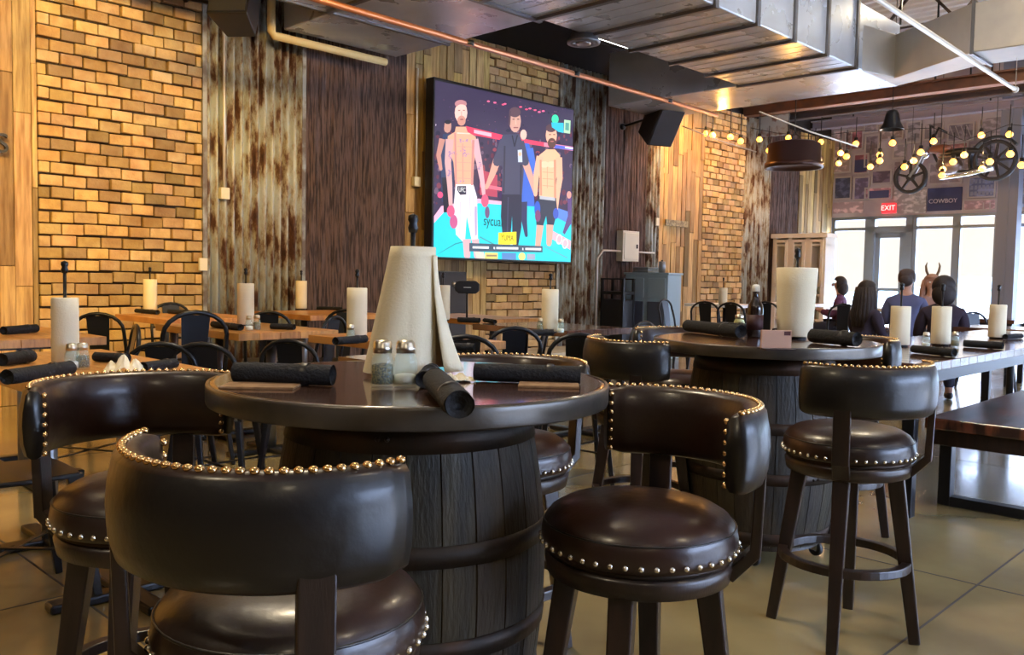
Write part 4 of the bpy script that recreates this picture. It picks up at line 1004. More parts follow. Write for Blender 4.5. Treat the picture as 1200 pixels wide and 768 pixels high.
def shaker(px, py, h, r, label, fill, fm_, z=TZ):
    x, y = zp(px, py, z); o = thing('glass_shaker', label, 'shaker', (x, y, z), .3, 'glass jar shakers')
    k = h / .1
    out = [(1e-4, 0), (r * .93, 0), (r, .006 * k), (r, .052 * k), (r * .93, .062 * k), (r * .72, .076 * k), (r * .70, .082 * k), (r * .68, .082 * k), (r * .66, .076 * k), (r * .86, .061 * k), (r * .92, .052 * k), (r * .92, .008 * k), (1e-4, .006 * k)]
    MB().lathe(out, n=28).build('glass_jar', glass, o)
    MB().lathe([(1e-4, .0085 * k), (r * .90, .0085 * k), (r * .90, fill * k), (r * .6, fill * k + .003), (1e-4, fill * k + .004)], n=24).build('contents', fm_, o)
    MB().lathe([(r * .74, .074 * k), (r * .79, .074 * k), (r * .78, .080 * k), (r * .81, .081 * k), (r * .80, .087 * k), (r * .77, .088 * k), (r * .76, .096 * k), (r * .60, .101 * k), (1e-4, .102 * k)], n=28).build('metal_lid', lid_metal, o)
shaker(448, 454, .101, .0255, 'glass pepper shaker jar half full of brown pepper on the near barrel table', .048, pepper)
shaker(475, 454, .101, .0265, 'glass salt shaker jar with white salt on the near barrel table', .026, salt)

def holder(px, py, z, h, label, grp='paper towel holders'):
    x, y = zp(px, py, z); o = thing('towel_holder', label, 'paper towel holder', (x, y, z), 0, grp)
    MB().lathe([(1e-4, 0), (.048, 0), (.050, .003), (.046, .009), (1e-4, .010)], n=24).build('base_plate', black_metal, o)
    MB().cyl((0, 0, .009), .006, h, 12).build('rod', black_metal, o)
    MB().lathe([(1e-4, 0), (.010, 0), (.013, .012), (.009, .022), (.013, .03), (.012, .040), (1e-4, .046)], (0, 0, h), 14).build('finial', black_metal, o)
    return o
HS = {}
def holder2(px, py, z, h, label):
    if 'o' not in HS: HS['o'] = holder(px, py, z, h, label); bpy.context.view_layer.update(); return HS['o']
    x, y = zp(px, py, z); return dup(HS['o'], label, (x, y, z), 0)
def roll(px, py, z, h, rb, rt, label, grp='paper towel rolls'):
    x, y = zp(px, py, z); o = thing('paper_towel_roll', label, 'paper towel roll', (x, y, z + .011), random.uniform(0, 6), grp)
    n = 40; mb = MB(); prof = [(.020, h), (rt - .003, h), (rt, h - .003)] + [(rt + (rb - rt) * t, h - .003 - (h - .006) * t) for t in (.25, .5, .75, 1)] + [(rb - .003, 0), (.020, 0)]
    vs = []
    for r, zz in prof:
        for k in range(n): f = 1 + (.035 * k / n - .0175 if r > .03 else 0); a = 2 * PI * k / n; vs.append((r * f * math.cos(a), r * f * math.sin(a), zz))
    mb.add(vs, [(i * n + k, i * n + (k + 1) % n, (i + 1) * n + (k + 1) % n, (i + 1) * n + k) for i in range(len(prof) - 1) for k in range(n)], True)
    mb.build('paper', paper, o); MB().lathe([(.020, 0), (.0205, h), (.0185, h), (.018, 0), (.020, 0)], n=20).build('cardboard_core', paper_in, o)
    return o
# near table: part used roll whose loose sheets flare out at the bottom
rx, ry = zp(482, 441)
holder2(482, 441, TZ, .345, 'black towel holder with tall finial rod on the near barrel table')
o = thing('paper_towel_roll', 'large paper towel roll, loose sheets flaring at the bottom, on the near barrel table', 'paper towel roll', (rx, ry, TZ + .011), 0, 'paper towel rolls')
h = .300; n = 72; mb = MB(); vs = []
K = 12
for i in range(K + 1):
    t = i / K; z = h * (1 - t)
    for k in range(n):
        a = 2 * PI * k / n; side = max(0, math.cos(a - PI)) ** 1.2
        r = .054 + .003 * t + .058 * t ** 1.05 * side + .006 * t * max(0, math.cos(a + PI * .6)) + .0012 * math.sin(a * 3 + 1)
        vs.append((r * math.cos(a) + (.004 if a < 1 else 0) * 0, r * math.sin(a) * (1 - .0 * t), z))
mb.add(vs, [(i * n + k, i * n + (k + 1) % n, (i + 1) * n + (k + 1) % n, (i + 1) * n + k) for i in range(K) for k in range(n)], True)
top = [(.0205 * math.cos(2 * PI * k / n), .0205 * math.sin(2 * PI * k / n), h - .001) for k in range(n)]
mb.add(vs[:n] + top, [(k, (k + 1) % n, n + (k + 1) % n, n + k) for k in range(n)])
mb.build('paper', paper, o)
mb = MB(); vs = []; M_ = 16
for i in range(K + 1):
    t = i / K; z = h * (1 - t) * .92 - .0
    for k in range(M_ + 1):
        a = math.radians(-28 + 128 * k / M_); ff = t ** 1.7
        r = .0585 + .072 * ff * math.exp(-((a - .25) / .9) ** 2) + .003 * math.sin(k * .9) * t
        vs.append((r * math.cos(a), r * math.sin(a), z + .004))
mb.add(vs, [(i * (M_ + 1) + k, i * (M_ + 1) + k + 1, (i + 1) * (M_ + 1) + k + 1, (i + 1) * (M_ + 1) + k) for i in range(K) for k in range(M_)], True)
mb.build('loose_sheet', paper, o, solid=.0008)
MB().lathe([(.0205, 0), (.0205, h), (.0185, h), (.0185, 0)], n=20).build('cardboard_core', paper_in, o)
# crumpled scrap of paper
def crumple(px, py, z, sx, sy, sz, label, seed):
    x, y = zp(px, py, z); rr = random.Random(seed); mb = MB(); n, m = 14, 10; vs = []
    for i in range(n + 1):
        for j in range(m + 1):
            u, v = i / n - .5, j / m - .5; hh = sz * max(.0, 1 - (u * u + v * v) * 3.0) * (.45 + .75 * abs(math.sin(u * 9 + seed) * math.cos(v * 8 + seed * 2))) + rr.uniform(0, sz * .12)
            vs.append((u * sx * (1 + rr.uniform(-.06, .06)), v * sy * (1 + rr.uniform(-.06, .06)), hh + .002))
    mb.add(vs, [(i * (m + 1) + j, i * (m + 1) + j + 1, (i + 1) * (m + 1) + j + 1, (i + 1) * (m + 1) + j) for i in range(n) for j in range(m)], False)
    o = mb.build('crumpled_tissue', paper, None, (x, y, z), .4, solid=.0012); tag(o, label, 'tissue')
crumple(533, 447, TZ, .085, .06, .016, 'thin crumpled paper scrap at the foot of the flared towel roll', 3)

# far barrel table ware
holder2(931, 397, TZ, .335, 'black towel holder on the far barrel table')
roll(931, 397, TZ, .295, .072, .086, 'wide paper towel roll narrowing downward on the far barrel table')
x, y = zp(884, 396)
o = thing('sauce_bottle', 'dark brown sauce bottle with pale cap on the far barrel table', 'bottle', (x, y, TZ), 0)
bm_ = mat('sauce_glass', (.018, .010, .010), .12, coat=.5)
MB().lathe([(1e-4, 0), (.031, 0), (.034, .006), (.034, .12), (.030, .145), (.016, .170), (.0135, .185), (.0135, .205), (1e-4, .205)], n=28).build('bottle_body', bm_, o)
MB().lathe([(1e-4, .232), (.012, .230), (.0165, .222), (.0165, .203), (.0155, .201)], n=20).build('bottle_cap', salt, o)
MB().lathe([(.0345, .035), (.0348, .035), (.0348, .10), (.0345, .10)], n=28).build('bottle_label', mat('bottle_label', (.05, .018, .02), .6), o)
x, y = zp(866, 388)
o = thing('glass_shaker', 'small pale yellow jar standing behind the napkin rolls on the far barrel table', 'jar', (x, y, TZ), 0)
MB().lathe([(1e-4, 0), (.024, 0), (.026, .006), (.026, .045), (.019, .060), (.018, .064), (1e-4, .064)], n=24).build('jar_body', mat('yellow_jar', (.55, .55, .26), .25, trans=.3), o)
MB().lathe([(.019, .060), (.021, .062), (.021, .078), (1e-4, .084)], n=20).build('metal_lid', lid_metal, o)
x, y = zp(908, 410)
o = thing('table_card', 'small tan menu card block standing before the wide towel roll', 'menu card', (x, y, TZ), .05)
MB().b2((-.05, 0, 0), (.06, .012, .07)).build('card', mat('tan_card', (.55, .32, .22), .7), o, bevel=.001)
MB().b2((-.05, -.05, 0), (.06, .05, .006)).build('card_base', stool_wood, o)
MB().b2((.032, -.002, .052), (.055, 0, .066)).build('printed_mark', mat('mark_dark', (.08, .02, .02), .6), o)

# ------------------------------------------------------------------ dining tables
RECTS = []
def clear(x, y, rz, back, step=.05, torso=False):
    f = Vector((-math.sin(rz), math.cos(rz), 0)); s_ = Vector((math.cos(rz), math.sin(rz), 0)); p = Vector((x, y, 0))
    for _ in range(26):
        bad = False
        for lx in (-.2, 0, .2):
            for ly in back:
                q = toB(p + s_ * lx + f * ly)
                if any(a - .02 < q.x < b + .02 and c - .02 < q.y < d + .02 for a, b, c, d in RECTS): bad = True
        if not bad: return p.x, p.y
        p -= f * step
    return p.x, p.y
DTZ = .78
wood_g = 'honey wood dining tables along the clad wall'
def dtable(name, s0, s1, n0, n1, label, cat, m, legm, z=DTZ, grp=None, apron=False, ped=True):
    RECTS.append((s0, s1, n0, n1)); cs, cn = (s0 + s1) / 2, (n0 + n1) / 2; o = thing(name, label, cat, fromB(cs, cn), ANG, grp); w, d = s1 - s0, n1 - n0
    mb = MB(); nb = max(3, round(w / .14)); rr = random.Random(int(cs * 37 + cn * 11))
    for k in range(nb):
        a = -w / 2 + w * k / nb; kk = rr.uniform(.82, 1.12); mb.col = (kk, kk * rr.uniform(.94, 1.03), kk)
        mb.b2((a + .0008, -d / 2, z - .045), (a + w / nb - .0008, d / 2, z))
    mb.build('tabletop', m, o, bevel=.003)
    if ped:
        for y in ((-d * .3, d * .3) if d > .9 else (0,)):
            p = MB().cyl((0, y, .02), .032, z - .07, 16).build('pedestal', legm, o)
            MB().box((0, y, z - .052), (.3, .3, .012)).build('mount_plate', black_metal, p)
            MB().bar((-w * .42, y, .018), (w * .42, y, .018), .07, .03).bar((0, y - .26, .0185), (0, y + .26, .0185), .07, .03).build('foot_cross', black_metal, o, bevel=.008)
    else:
        for sx in (-1, 1):
            for sy in (-1, 1): MB().bar((sx * (w / 2 - .06), sy * (d / 2 - .06), z - .045), (sx * (w / 2 - .06), sy * (d / 2 - .06), 0), .06).build('leg', legm, o, bevel=.003)
        MB().b2((-w / 2 + .06, -d / 2 + .06, z - .12), (w / 2 - .06, d / 2 - .06, z - .045)).build('apron', legm, o)
    return o
honey = mat('honey_wood_boards', (.62, .30, .085), .36, noise=((.40, .17, .045), 4, .4, .65), stretch=(9, 1.2, 1.2), bump=.05, bscale=20, coat=.15, attr=True)
darkb = mat('dark_wood_boards', (.085, .042, .03), .16, noise=((.16, .075, .05), 4, .4, .65), stretch=(9, 1.2, 1.2), bump=.02, bscale=20, coat=1.0, attr=True)
dtable('dining_table', .92, 1.54, 2.80, 4.1, 'honey wood dining table beside the stool facing the viewer, with crumpled tissue', 'dining table', honey, grey_steel, grp=wood_g)
dtable('dining_table', 1.15, 1.85, 4.85, 5.9, 'honey wood dining table in the row behind the tissue table, by the plank panel', 'dining table', honey, grey_steel, grp=wood_g)
dtable('dining_table', 2.85, 3.65, 6.35, 7.3, 'honey wood dining table against the brick panel', 'dining table', honey, grey_steel, grp=wood_g)
dtable('dining_table', 2.55, 3.25, 4.72, 5.85, 'honey wood dining table in front of the corrugated metal panel, with jars', 'dining table', honey, grey_steel, grp=wood_g)
dtable('dining_table', 4.15, 5.0, 6.45, 7.4, 'honey wood dining table against the dark bark panel', 'dining table', honey, grey_steel, grp=wood_g)
dtable('dining_table', 2.85, 3.5, 3.45, 4.45, 'honey wood dining table behind the near barrel table, mostly hidden', 'dining table', honey, grey_steel, grp=wood_g)
dtable('dining_table', 5.0, 5.75, 5.25, 6.3, 'honey wood dining table under the screen, with a black stand sign', 'dining table', honey, grey_steel, grp=wood_g)
dtable('dark_dining_table', 4.55, 5.3, 3.9, 4.85, 'dark dining table before the low concrete plinth', 'dining table', darkb, black_metal)
dtable('dark_dining_table', 2.2, 2.8, 2.6, 3.2, 'dark glossy table directly behind the near barrel table', 'dining table', darkb, black_metal)
dtable('dark_dining_table', 4.35, 8.3, 1.50, 2.36, 'long dark communal table beside the rustic bench, three towel rolls on it', 'dining table', darkb, black_metal, z=.76, ped=False)
dtable('dark_dining_table', 10.95, 11.6, 2.8, 4.8, 'dark table at which the seated people gather before the windows', 'dining table', darkb, black_metal, z=.76, ped=False)
dtable('dark_dining_table', 8.6, 9.3, 1.9, 2.7, 'small dark table past the end of the communal table', 'dining table', darkb, black_metal, z=.76)
lit_wood = mat('lit_tabletop', (.75, .72, .68), .35, attr=True)  # white light falling on these far tables is put into the colour
dtable('white_lit_table', 11.2, 12.0, 6.4, 7.3, 'white-lit table beside the grey waste cabinet', 'dining table', lit_wood, black_metal, z=.80)
dtable('white_lit_table', 13.0, 13.8, 6.2, 7.1, 'white-lit table at the far end of the clad wall', 'dining table', lit_wood, black_metal, z=.80)
dtable('white_lit_table', 12.2, 13.0, 4.6, 5.5, 'white-lit table between the white hutch and the far barrel table', 'dining table', lit_wood, black_metal, z=.80)
# rustic bench
rust_w = mat('rustic_slab', (.16, .055, .028), .20, noise=((.035, .018, .014), 2.2, .46, .56), stretch=(1, 4, 1), bump=.25, bscale=8, coat=.3)
bs0, bn1 = 4.72, 1.60
o = thing('rustic_bench', 'long low rustic bench with reddish dark slab top and steel loop legs', 'bench', fromB(bs0, bn1), ANG)
MB().b2((0, -.60, .395), (3.2, 0, .455)).build('bench_slab', rust_w, o, bevel=.01)
MB().b2((.03, -.57, .315), (3.17, -.03, .395)).build('apron', stool_wood, o, bevel=.003)
for s in (.06, 3.0):
    mb = MB().b2((s, -.06, 0), (s + .07, -.12, .32)).b2((s, -.50, 0), (s + .07, -.56, .32)).b2((s, -.50, 0), (s + .07, -.12, .05)); mb.build('loop_leg', black_metal, o, bevel=.003)

# ------------------------------------------------------------------ metal cafe chairs (front faces +y, back at -y)
def chair_parts(t):
    MB().prism([(-.17, .17), (-.18, .0), (-.165, -.17), (.165, -.17), (.18, 0), (.17, .17), (.10, .185), (-.10, .185)], .435, .452).build('seat', black_metal, t, bevel=.006)
    for sx, sy in ((-1, 1), (1, 1), (-1, -1), (1, -1)):
        MB().bar((sx * .155, sy * .155, .445), (sx * .205, sy * .215, 0), .055, .03, .026, .022, up=(sx, 0, 0)).build('leg', black_metal, t, bevel=.004)
    pts = [(-.165, -.17, .44), (-.17, -.20, .60), (-.165, -.225, .70)] + [(-.165 * math.cos(a), -.235 - .012 * math.sin(a), .72 + .12 * math.sin(a)) for a in [PI * k / 10 for k in range(11)]] + [(.165, -.225, .70), (.17, -.20, .60), (.165, -.17, .44)]
    fr_ = MB().tube(pts, .0125, 8).build('back_frame', black_metal, t)
    mb = MB(); vs = []
    for i in range(7):
        f = i / 6; z = .44 + .385 * f; w = .055 + .020 * f; y = -.172 - .072 * f
        vs += [(-w, y, z), (w, y, z)]
    mb.add(vs, [(2 * i, 2 * i + 1, 2 * i + 3, 2 * i + 2) for i in range(6)], False); mb.build('back_splat', black_metal, t, solid=.003)
    MB().bar((-.185, .19, .18), (.185, -.19, .18), .02, .006).bar((.185, .19, .187), (-.185, -.19, .187), .02, .006).build('cross_brace', black_metal, t)
chairs = [  # px, Y, rotation (world degrees of the sitter's facing, 90 = away from the camera), label, scale
 (126, 6.2, 100, 'black metal cafe chair by the brick panel, closest to the plank panel', 1.08),
 (166, 6.1, 125, 'black metal cafe chair pushed in at the brick panel table', 1.08),
 (205, 7.9, -60, 'black metal cafe chair between the brick table and the wall', 1.0),
 (200, 4.32, 100, 'low-backed black metal cafe chair just behind the stool facing the viewer', .95),
 (254, 4.35, 92, 'low-backed black metal cafe chair beside the corrugated panel table legs', .95),
 (100, 4.6, -150, 'black metal cafe chair behind the towel roll of the tissue table', 1.0),
 (312, 6.9, 110, 'black metal cafe chair behind the jars of the corrugated panel table', 1.0),
 (350, 6.2, 160, 'black metal cafe chair at the end of the corrugated panel table', 1.0),
 (362, 4.65, 78, 'black metal cafe chair with arched back showing over the near barrel table', .95),
 (395, 7.0, -95, 'black metal cafe chair before the dark bark panel', 1.0),
 (578, 7.6, 170, 'black metal cafe chair at the end of the table under the screen', 1.0),
 (592, 5.4, 105, 'black metal cafe chair with arched back before the concrete plinth', 1.0),
 (545, 4.6, 95, 'black metal cafe chair half hidden by the flared towel roll', 1.0),
 (672, 4.9, 95, 'black metal cafe chair with broad splat in front of the plinth end', 1.0),
 (722, 6.3, 140, 'black metal cafe chair near the black bin by the cabinet', 1.0),
 (8, 2.93, 45, 'black metal cafe chair cut by the frame edge beside the facing stool', 1.0),
 (800, 11.3, -40, 'black metal cafe chair next to the grey waste cabinet', 1.05),
 (834, 10.9, 60, 'black metal cafe chair in front of the pale table by the cabinet', 1.05),
 (868, 10.6, 50, 'black metal cafe chair left before the far brick pier', 1.05),
 (903, 11.4, 60, 'black metal cafe chair at the pale table end of the clad wall', 1.05),
 (925, 12.6, -120, 'black metal cafe chair beside the white hutch', 1.05),
 (985, 11.0, 80, 'black metal cafe chair by the pale table before the windows', 1.05),
 (1182, 8.3, 100, 'black metal cafe chair in front of the column', 1.0),
 (1130, 7.9, 130, 'black metal cafe chair between two dark tables before the windows', 1.0),
 (1160, 9.6, -80, 'black metal cafe chair against the daylight at the steel column', 1.0),
]
ch0 = None; CG = 'black metal cafe chairs'
for px, Y, a, lab, sc in chairs:
    x, y = xy(px, Y); rz = math.radians(a - 90); x, y = clear(x, y, rz, (-.16, -.27))
    if ch0 is None:
        ch0 = thing('cafe_chair', lab, 'chair', (x, y, 0), rz, CG); chair_parts(ch0); bpy.context.view_layer.update()
    else: dup(ch0, lab, (x, y, 0), rz, CG, (sc, sc, sc))

# ------------------------------------------------------------------ ware on the dining tables
def ware(items):
    for kind, px, py, z, lab in items:
        if kind == 'roll': holder2(px, py, z, .31, 'black towel holder ' + lab); roll(px, py, z, .275, .056, .055, 'paper towel roll ' + lab)
        if kind == 'small': holder2(px, py, z, .29, 'black towel holder ' + lab); roll(px, py, z, .245, .047, .046, 'slim paper towel roll ' + lab)
        if kind == 'short': holder2(px, py, z, .27, 'black towel holder ' + lab); roll(px, py, z, .235, .058, .058, 'short paper towel roll ' + lab)
ware([('small', 77, 431, DTZ, 'on the tissue table'), ('roll', 176, 367, DTZ, 'on the table against the brick panel'), ('roll', 288, 382, DTZ, 'on the corrugated panel table beside its jars'),
      ('roll', 353, 363, DTZ, 'on the table against the dark bark panel'), ('roll', 418, 398, DTZ, 'on the mostly hidden table, in front of the bark panel'),
      ('roll', 519, 376, DTZ, 'behind the flared roll, under the screen corner'), ('roll', 644, 390, DTZ, 'in front of the brick under the screen'),
      ('short', 1054, 406, .76, 'on the communal table, closest to the far barrel table'), ('short', 1102, 405, .76, 'in the middle of the communal table with jars round it'),
      ('short', 1168, 397, .76, 'at the window end of the communal table'), ('short', 847, 358, .80, 'on the white-lit table before the far brick pier')])
def sh(px, py, z, f, fm_, lab, r=.024, h=.095): shaker(px, py, h, r, lab, f, fm_, z)
sh(84, 434, DTZ, .03, salt, 'glass salt jar in front of the tissue table towel roll'); sh(97, 433, DTZ, .05, pepper, 'glass pepper jar on the tissue table')
sh(292, 388, DTZ, .03, salt, 'glass salt jar beside the roll on the corrugated panel table'); sh(301, 387, DTZ, .05, pepper, 'glass pepper jar on the corrugated panel table')
sh(411, 402, DTZ, .03, salt, 'small salt jar in front of the bark panel towel roll'); sh(657, 391, DTZ, .03, salt, 'small salt jar beside the roll under the screen')
sh(633, 390, DTZ, .05, pepper, 'small pepper jar beside the roll under the screen'); sh(1085, 408, .76, .03, salt, 'salt jar by the middle roll of the communal table'); sh(1119, 407, .76, .04, pepper, 'pepper jar by the middle roll of the communal table')
crumple(146, 437, DTZ, .13, .10, .055, 'white crumpled tissue on the honey wood dining table', 5)
NG = 'rolled black napkins'
nk = [((8, 452), (82, 440), .026, DTZ, 'long rolled black napkin at the front edge of the tissue table'), ((2, 430), (36, 425), .026, DTZ, 'rolled black napkin behind the long one on the tissue table'),
      ((112, 424), (150, 426), .02, DTZ, 'rolled black napkin behind the crumpled tissue'), ((4, 393), (42, 390), .025, DTZ, 'rolled black napkin on the table by the plank panel'),
      ((168, 437), (205, 432), .02, DTZ, 'rolled black napkin beside the crumpled tissue'),
      ((160, 367), (185, 369), .02, DTZ, 'rolled black napkin before the brick panel towel roll'), ((198, 368), (222, 369), .02, DTZ, 'rolled black napkin at the end of the brick panel table'),
      ((250, 384), (282, 388), .022, DTZ, 'rolled black napkin left of the jars on the corrugated panel table'), ((318, 386), (345, 387), .02, DTZ, 'rolled black napkin right of the jars on the corrugated panel table'),
      ((372, 363), (400, 364), .018, DTZ, 'rolled black napkin on the bark panel table'), ((393, 405), (428, 402), .022, DTZ, 'rolled black napkin in front of the bark panel towel roll'),
      ((537, 378), (562, 379), .022, DTZ, 'rolled black napkin at the foot of the black stand sign'), ((568, 378), (580, 380), .018, DTZ, 'rolled black napkin at the corner of the table under the screen'),
      ((622, 394), (648, 394), .022, DTZ, 'rolled black napkin before the roll under the screen'), ((532, 411), (556, 412), .02, DTZ, 'rolled black napkin on the glossy dark table'),
      ((1070, 414), (1118, 419), .024, .76, 'rolled black napkin in front of the middle communal roll'), ((1130, 407), (1175, 410), .024, .76, 'rolled black napkin between two communal rolls'),
      ((1178, 398), (1196, 397), .02, .76, 'rolled black napkin at the window end of the communal table')]
for p, q, r, z, lab in nk: napkin(zp(*p, z), zp(*q, z), r, lab, NG, z=z)
# black stand sign and slim speaker under the screen
x, y = zp(547, 376, DTZ)
o = thing('table_stand_sign', 'black rounded sign on a thin stand on the table under the screen', 'table sign', (x, y, DTZ), .1)
MB().lathe([(1e-4, 0), (.06, 0), (.06, .008), (1e-4, .012)], n=24).build('stand_base', black_metal, o)
MB().cyl((0, 0, .008), .008, .23, 12).build('stand_pole', black_metal, o)
MB().prism([(-.10 + .03, -.05), (.07, -.05), (.10, -.025), (.10, .03), (.07, .055), (-.07, .055), (-.10, .03), (-.10, -.025)], -.012, .012, Matrix.Translation((0, 0, .27)) @ Matrix.Rotation(PI / 2, 4, 'X')).build('sign_plate', black_plastic, o, bevel=.008)
MB().b2((-.03, -.0135, .268), (.03, -.0125, .273)).build('printed_line', salt, o)
a, b = at_n(510, 318, 7.3), at_n(530, 400, 7.3)
o = thing('floor_speaker', 'tall slim black floor speaker standing under the screen corner', 'speaker', fromB((a.x + b.x) / 2, 7.3, 0), ANG)
MB().b2((-.20, -.15, 0), (.20, .15, a.z)).build('cabinet', black_plastic, o, bevel=.01)
MB().b2((-.18, -.16, .1), (.18, -.15, a.z - .04)).build('grille', MATS['speaker_grille'], o)
MB().ball((0, -.165, a.z - .14), .03, 12, 8).build('tweeter', grey_steel, o)

# grey waste cabinet, black cart: both stand with their backs toward the windows, fronts along the wall
blue = mat('waste_cabinet_trim', (.36, .50, .58), .45); slate = mat('waste_cabinet_doors', (.10, .12, .16), .5)
FR = ANG - PI / 2                     # local -y looks back along the wall, local +x runs away from it
def face_box(pxa, pxb, py, gap):
    s = at_n(pxa, py, WN - gap).x; a, b = at_s(pxa, py, s), at_s(pxb, py, s); return s, a.y, b.y, (a.z + b.z) / 2
s, na, nb, hz = face_box(733, 783, 322, .12); w = abs(na - nb); cn = (na + nb) / 2; print('CAB', s, na, nb, hz)
o = thing('waste_cabinet', 'blue grey double waste cabinet with two dark doors against the dark wall panel', 'waste cabinet', fromB(s, cn, 0), FR)
MB().b2((-w / 2, 0, .0), (w / 2, .34, hz)).build('cabinet_body', blue, o, bevel=.01)
for sg in (-1, 1):
    MB().b2((sg * w * .25 - w * .20, -.018, .08), (sg * w * .25 + w * .20, 0, hz * .68)).build('waste_door', slate, o, bevel=.004)
    MB().b2((sg * w * .25 - w * .20, -.010, hz * .72), (sg * w * .25 + w * .20, 0, hz - .05)).build('push_flap', blue, o, bevel=.004)
MB().b2((-w / 2 - .02, -.02, hz), (w / 2 + .02, .36, hz + .03)).build('cabinet_top', blue, o, bevel=.004)
o = thing('serving_tray_stack', 'low dark stack of trays on the waste cabinet', 'trays', fromB(s + .17, cn + w * .18, hz + .03), FR)
tray_m = mat('tray_grey', (.12, .16, .18), .4)
for k in range(3): MB().b2((-.14 + k * .005, -.14, k * .028), (.14, .14, k * .028 + .022)).build('tray', tray_m, o, bevel=.006)
o = thing('steel_canister', 'small steel canister on the waste cabinet', 'canister', fromB(s + .15, cn - w * .22, hz + .03))
MB().lathe([(1e-4, 0), (.05, 0), (.05, .16), (.046, .165), (1e-4, .165)], n=24).build('canister_body', grey_steel, o); MB().ball((0, 0, .175), .015).build('lid_knob', black_plastic, o)
s2 = at_n(704, 340, WN - .12).x; a2, b2_ = at_s(704, 326, s2), at_s(731, 326, s2); w = abs(a2.y - b2_.y); hc = a2.z
o = thing('black_bus_cart', 'black utility cart with shelf rail beside the blue grey waste cabinet', 'utility cart', fromB(s2, min((a2.y + b2_.y) / 2, WN - .1 - w / 2), 0), FR)

for sx in (-1, 1):
    for sy in (0, 1): MB().bar((sx * (w / 2 - .02), .02 + sy * .24, 0), (sx * (w / 2 - .02), .02 + sy * .24, hc), .035).build('leg', black_metal, o)
MB().b2((-w / 2, 0, hc * .80), (w / 2, .28, hc * .84)).build('top_shelf', black_plastic, o, bevel=.005)
MB().b2((-w / 2 + .01, .01, .12), (w / 2 - .01, .27, hc * .74)).build('bin_body', black_plastic, o, bevel=.02)
MB().b2((-w / 2, .0, hc - .02), (w / 2, .02, hc)).b2((-w / 2, .26, hc - .02), (w / 2, .28, hc)).build('guard_rail', black_metal, o)
# white hutch
wht_p = mat('white_hutch_paint', (.74, .70, .64), .5)
hs, na, nb, hz = face_box(906, 968, 279, .1); w = abs(na - nb); hn = (na + nb) / 2; print('HUTCH', hs, na, nb, hz, SC)
o = thing('white_hutch', 'off white open hutch with glazed doors at the far corner of the clad wall', 'hutch', fromB(hs, hn, 0), FR)
mb = MB()
for x in (-w / 2 + .04, -w / 6, w / 6, w / 2 - .04): mb.b2((x - .04, 0, 0), (x + .04, .38, hz))
mb.b2((-w / 2 - .03, -.03, hz), (w / 2 + .03, .40, hz + .08)); mb.b2((-w / 2, 0, .0), (w / 2, .38, .08)); mb.b2((-w / 2, .36, 0), (w / 2, .38, hz))
mb.build('carcass', wht_p, o, bevel=.005)
for z in (.45, .9, 1.35, 1.8): MB().b2((-w / 2, .01, z), (w / 2, .36, z + .035)).build('shelf', wht_p, o)
for k in range(3):
    x0, x1 = -w / 2 + k * w / 3 + .04, -w / 2 + (k + 1) * w / 3 - .04
    d_ = MB().b2((x0, -.02, hz * .55), (x0 + .05, .0, hz - .03)).b2((x1 - .05, -.02, hz * .55), (x1, .0, hz - .03)).b2((x0, -.02, hz * .55), (x1, 0, hz * .55 + .05)).b2((x0, -.02, hz - .08), (x1, 0, hz - .03)).build('hutch_door', wht_p, o)
    MB().b2((x0 + .04, -.012, hz * .58), (x1 - .04, -.008, hz - .06)).build('door_glass', pane_m, d_)
rr = random.Random(4); cup = mat('stoneware', (.35, .42, .42), .4); k0 = None
for k in range(8):
    z = (.485, .935)[k % 2]; q = fromB(hs + .18, hn + (-w * .36 + w * .72 * (k // 2) / 3.0), z); lab = 'small grey green crock ' + ['on the lower shelf', 'on the middle shelf'][k % 2] + f' of the white hutch'
    if k0 is None:
        k0 = tag(MB().lathe([(1e-4, 0), (.05, 0), (.075, .06), (.06, .15), (.05, .16), (.045, .15), (1e-4, .02)], n=20).build('crock', cup, None, q), lab, 'crock', lab[6:] and 'crocks ' + ['on the lower shelf', 'on the middle shelf'][k % 2])
    else:
        c = k0.copy(); COL.objects.link(c); c.location = q; c['label'] = lab; c['group'] = 'crocks ' + ['on the lower shelf', 'on the middle shelf'][k % 2]

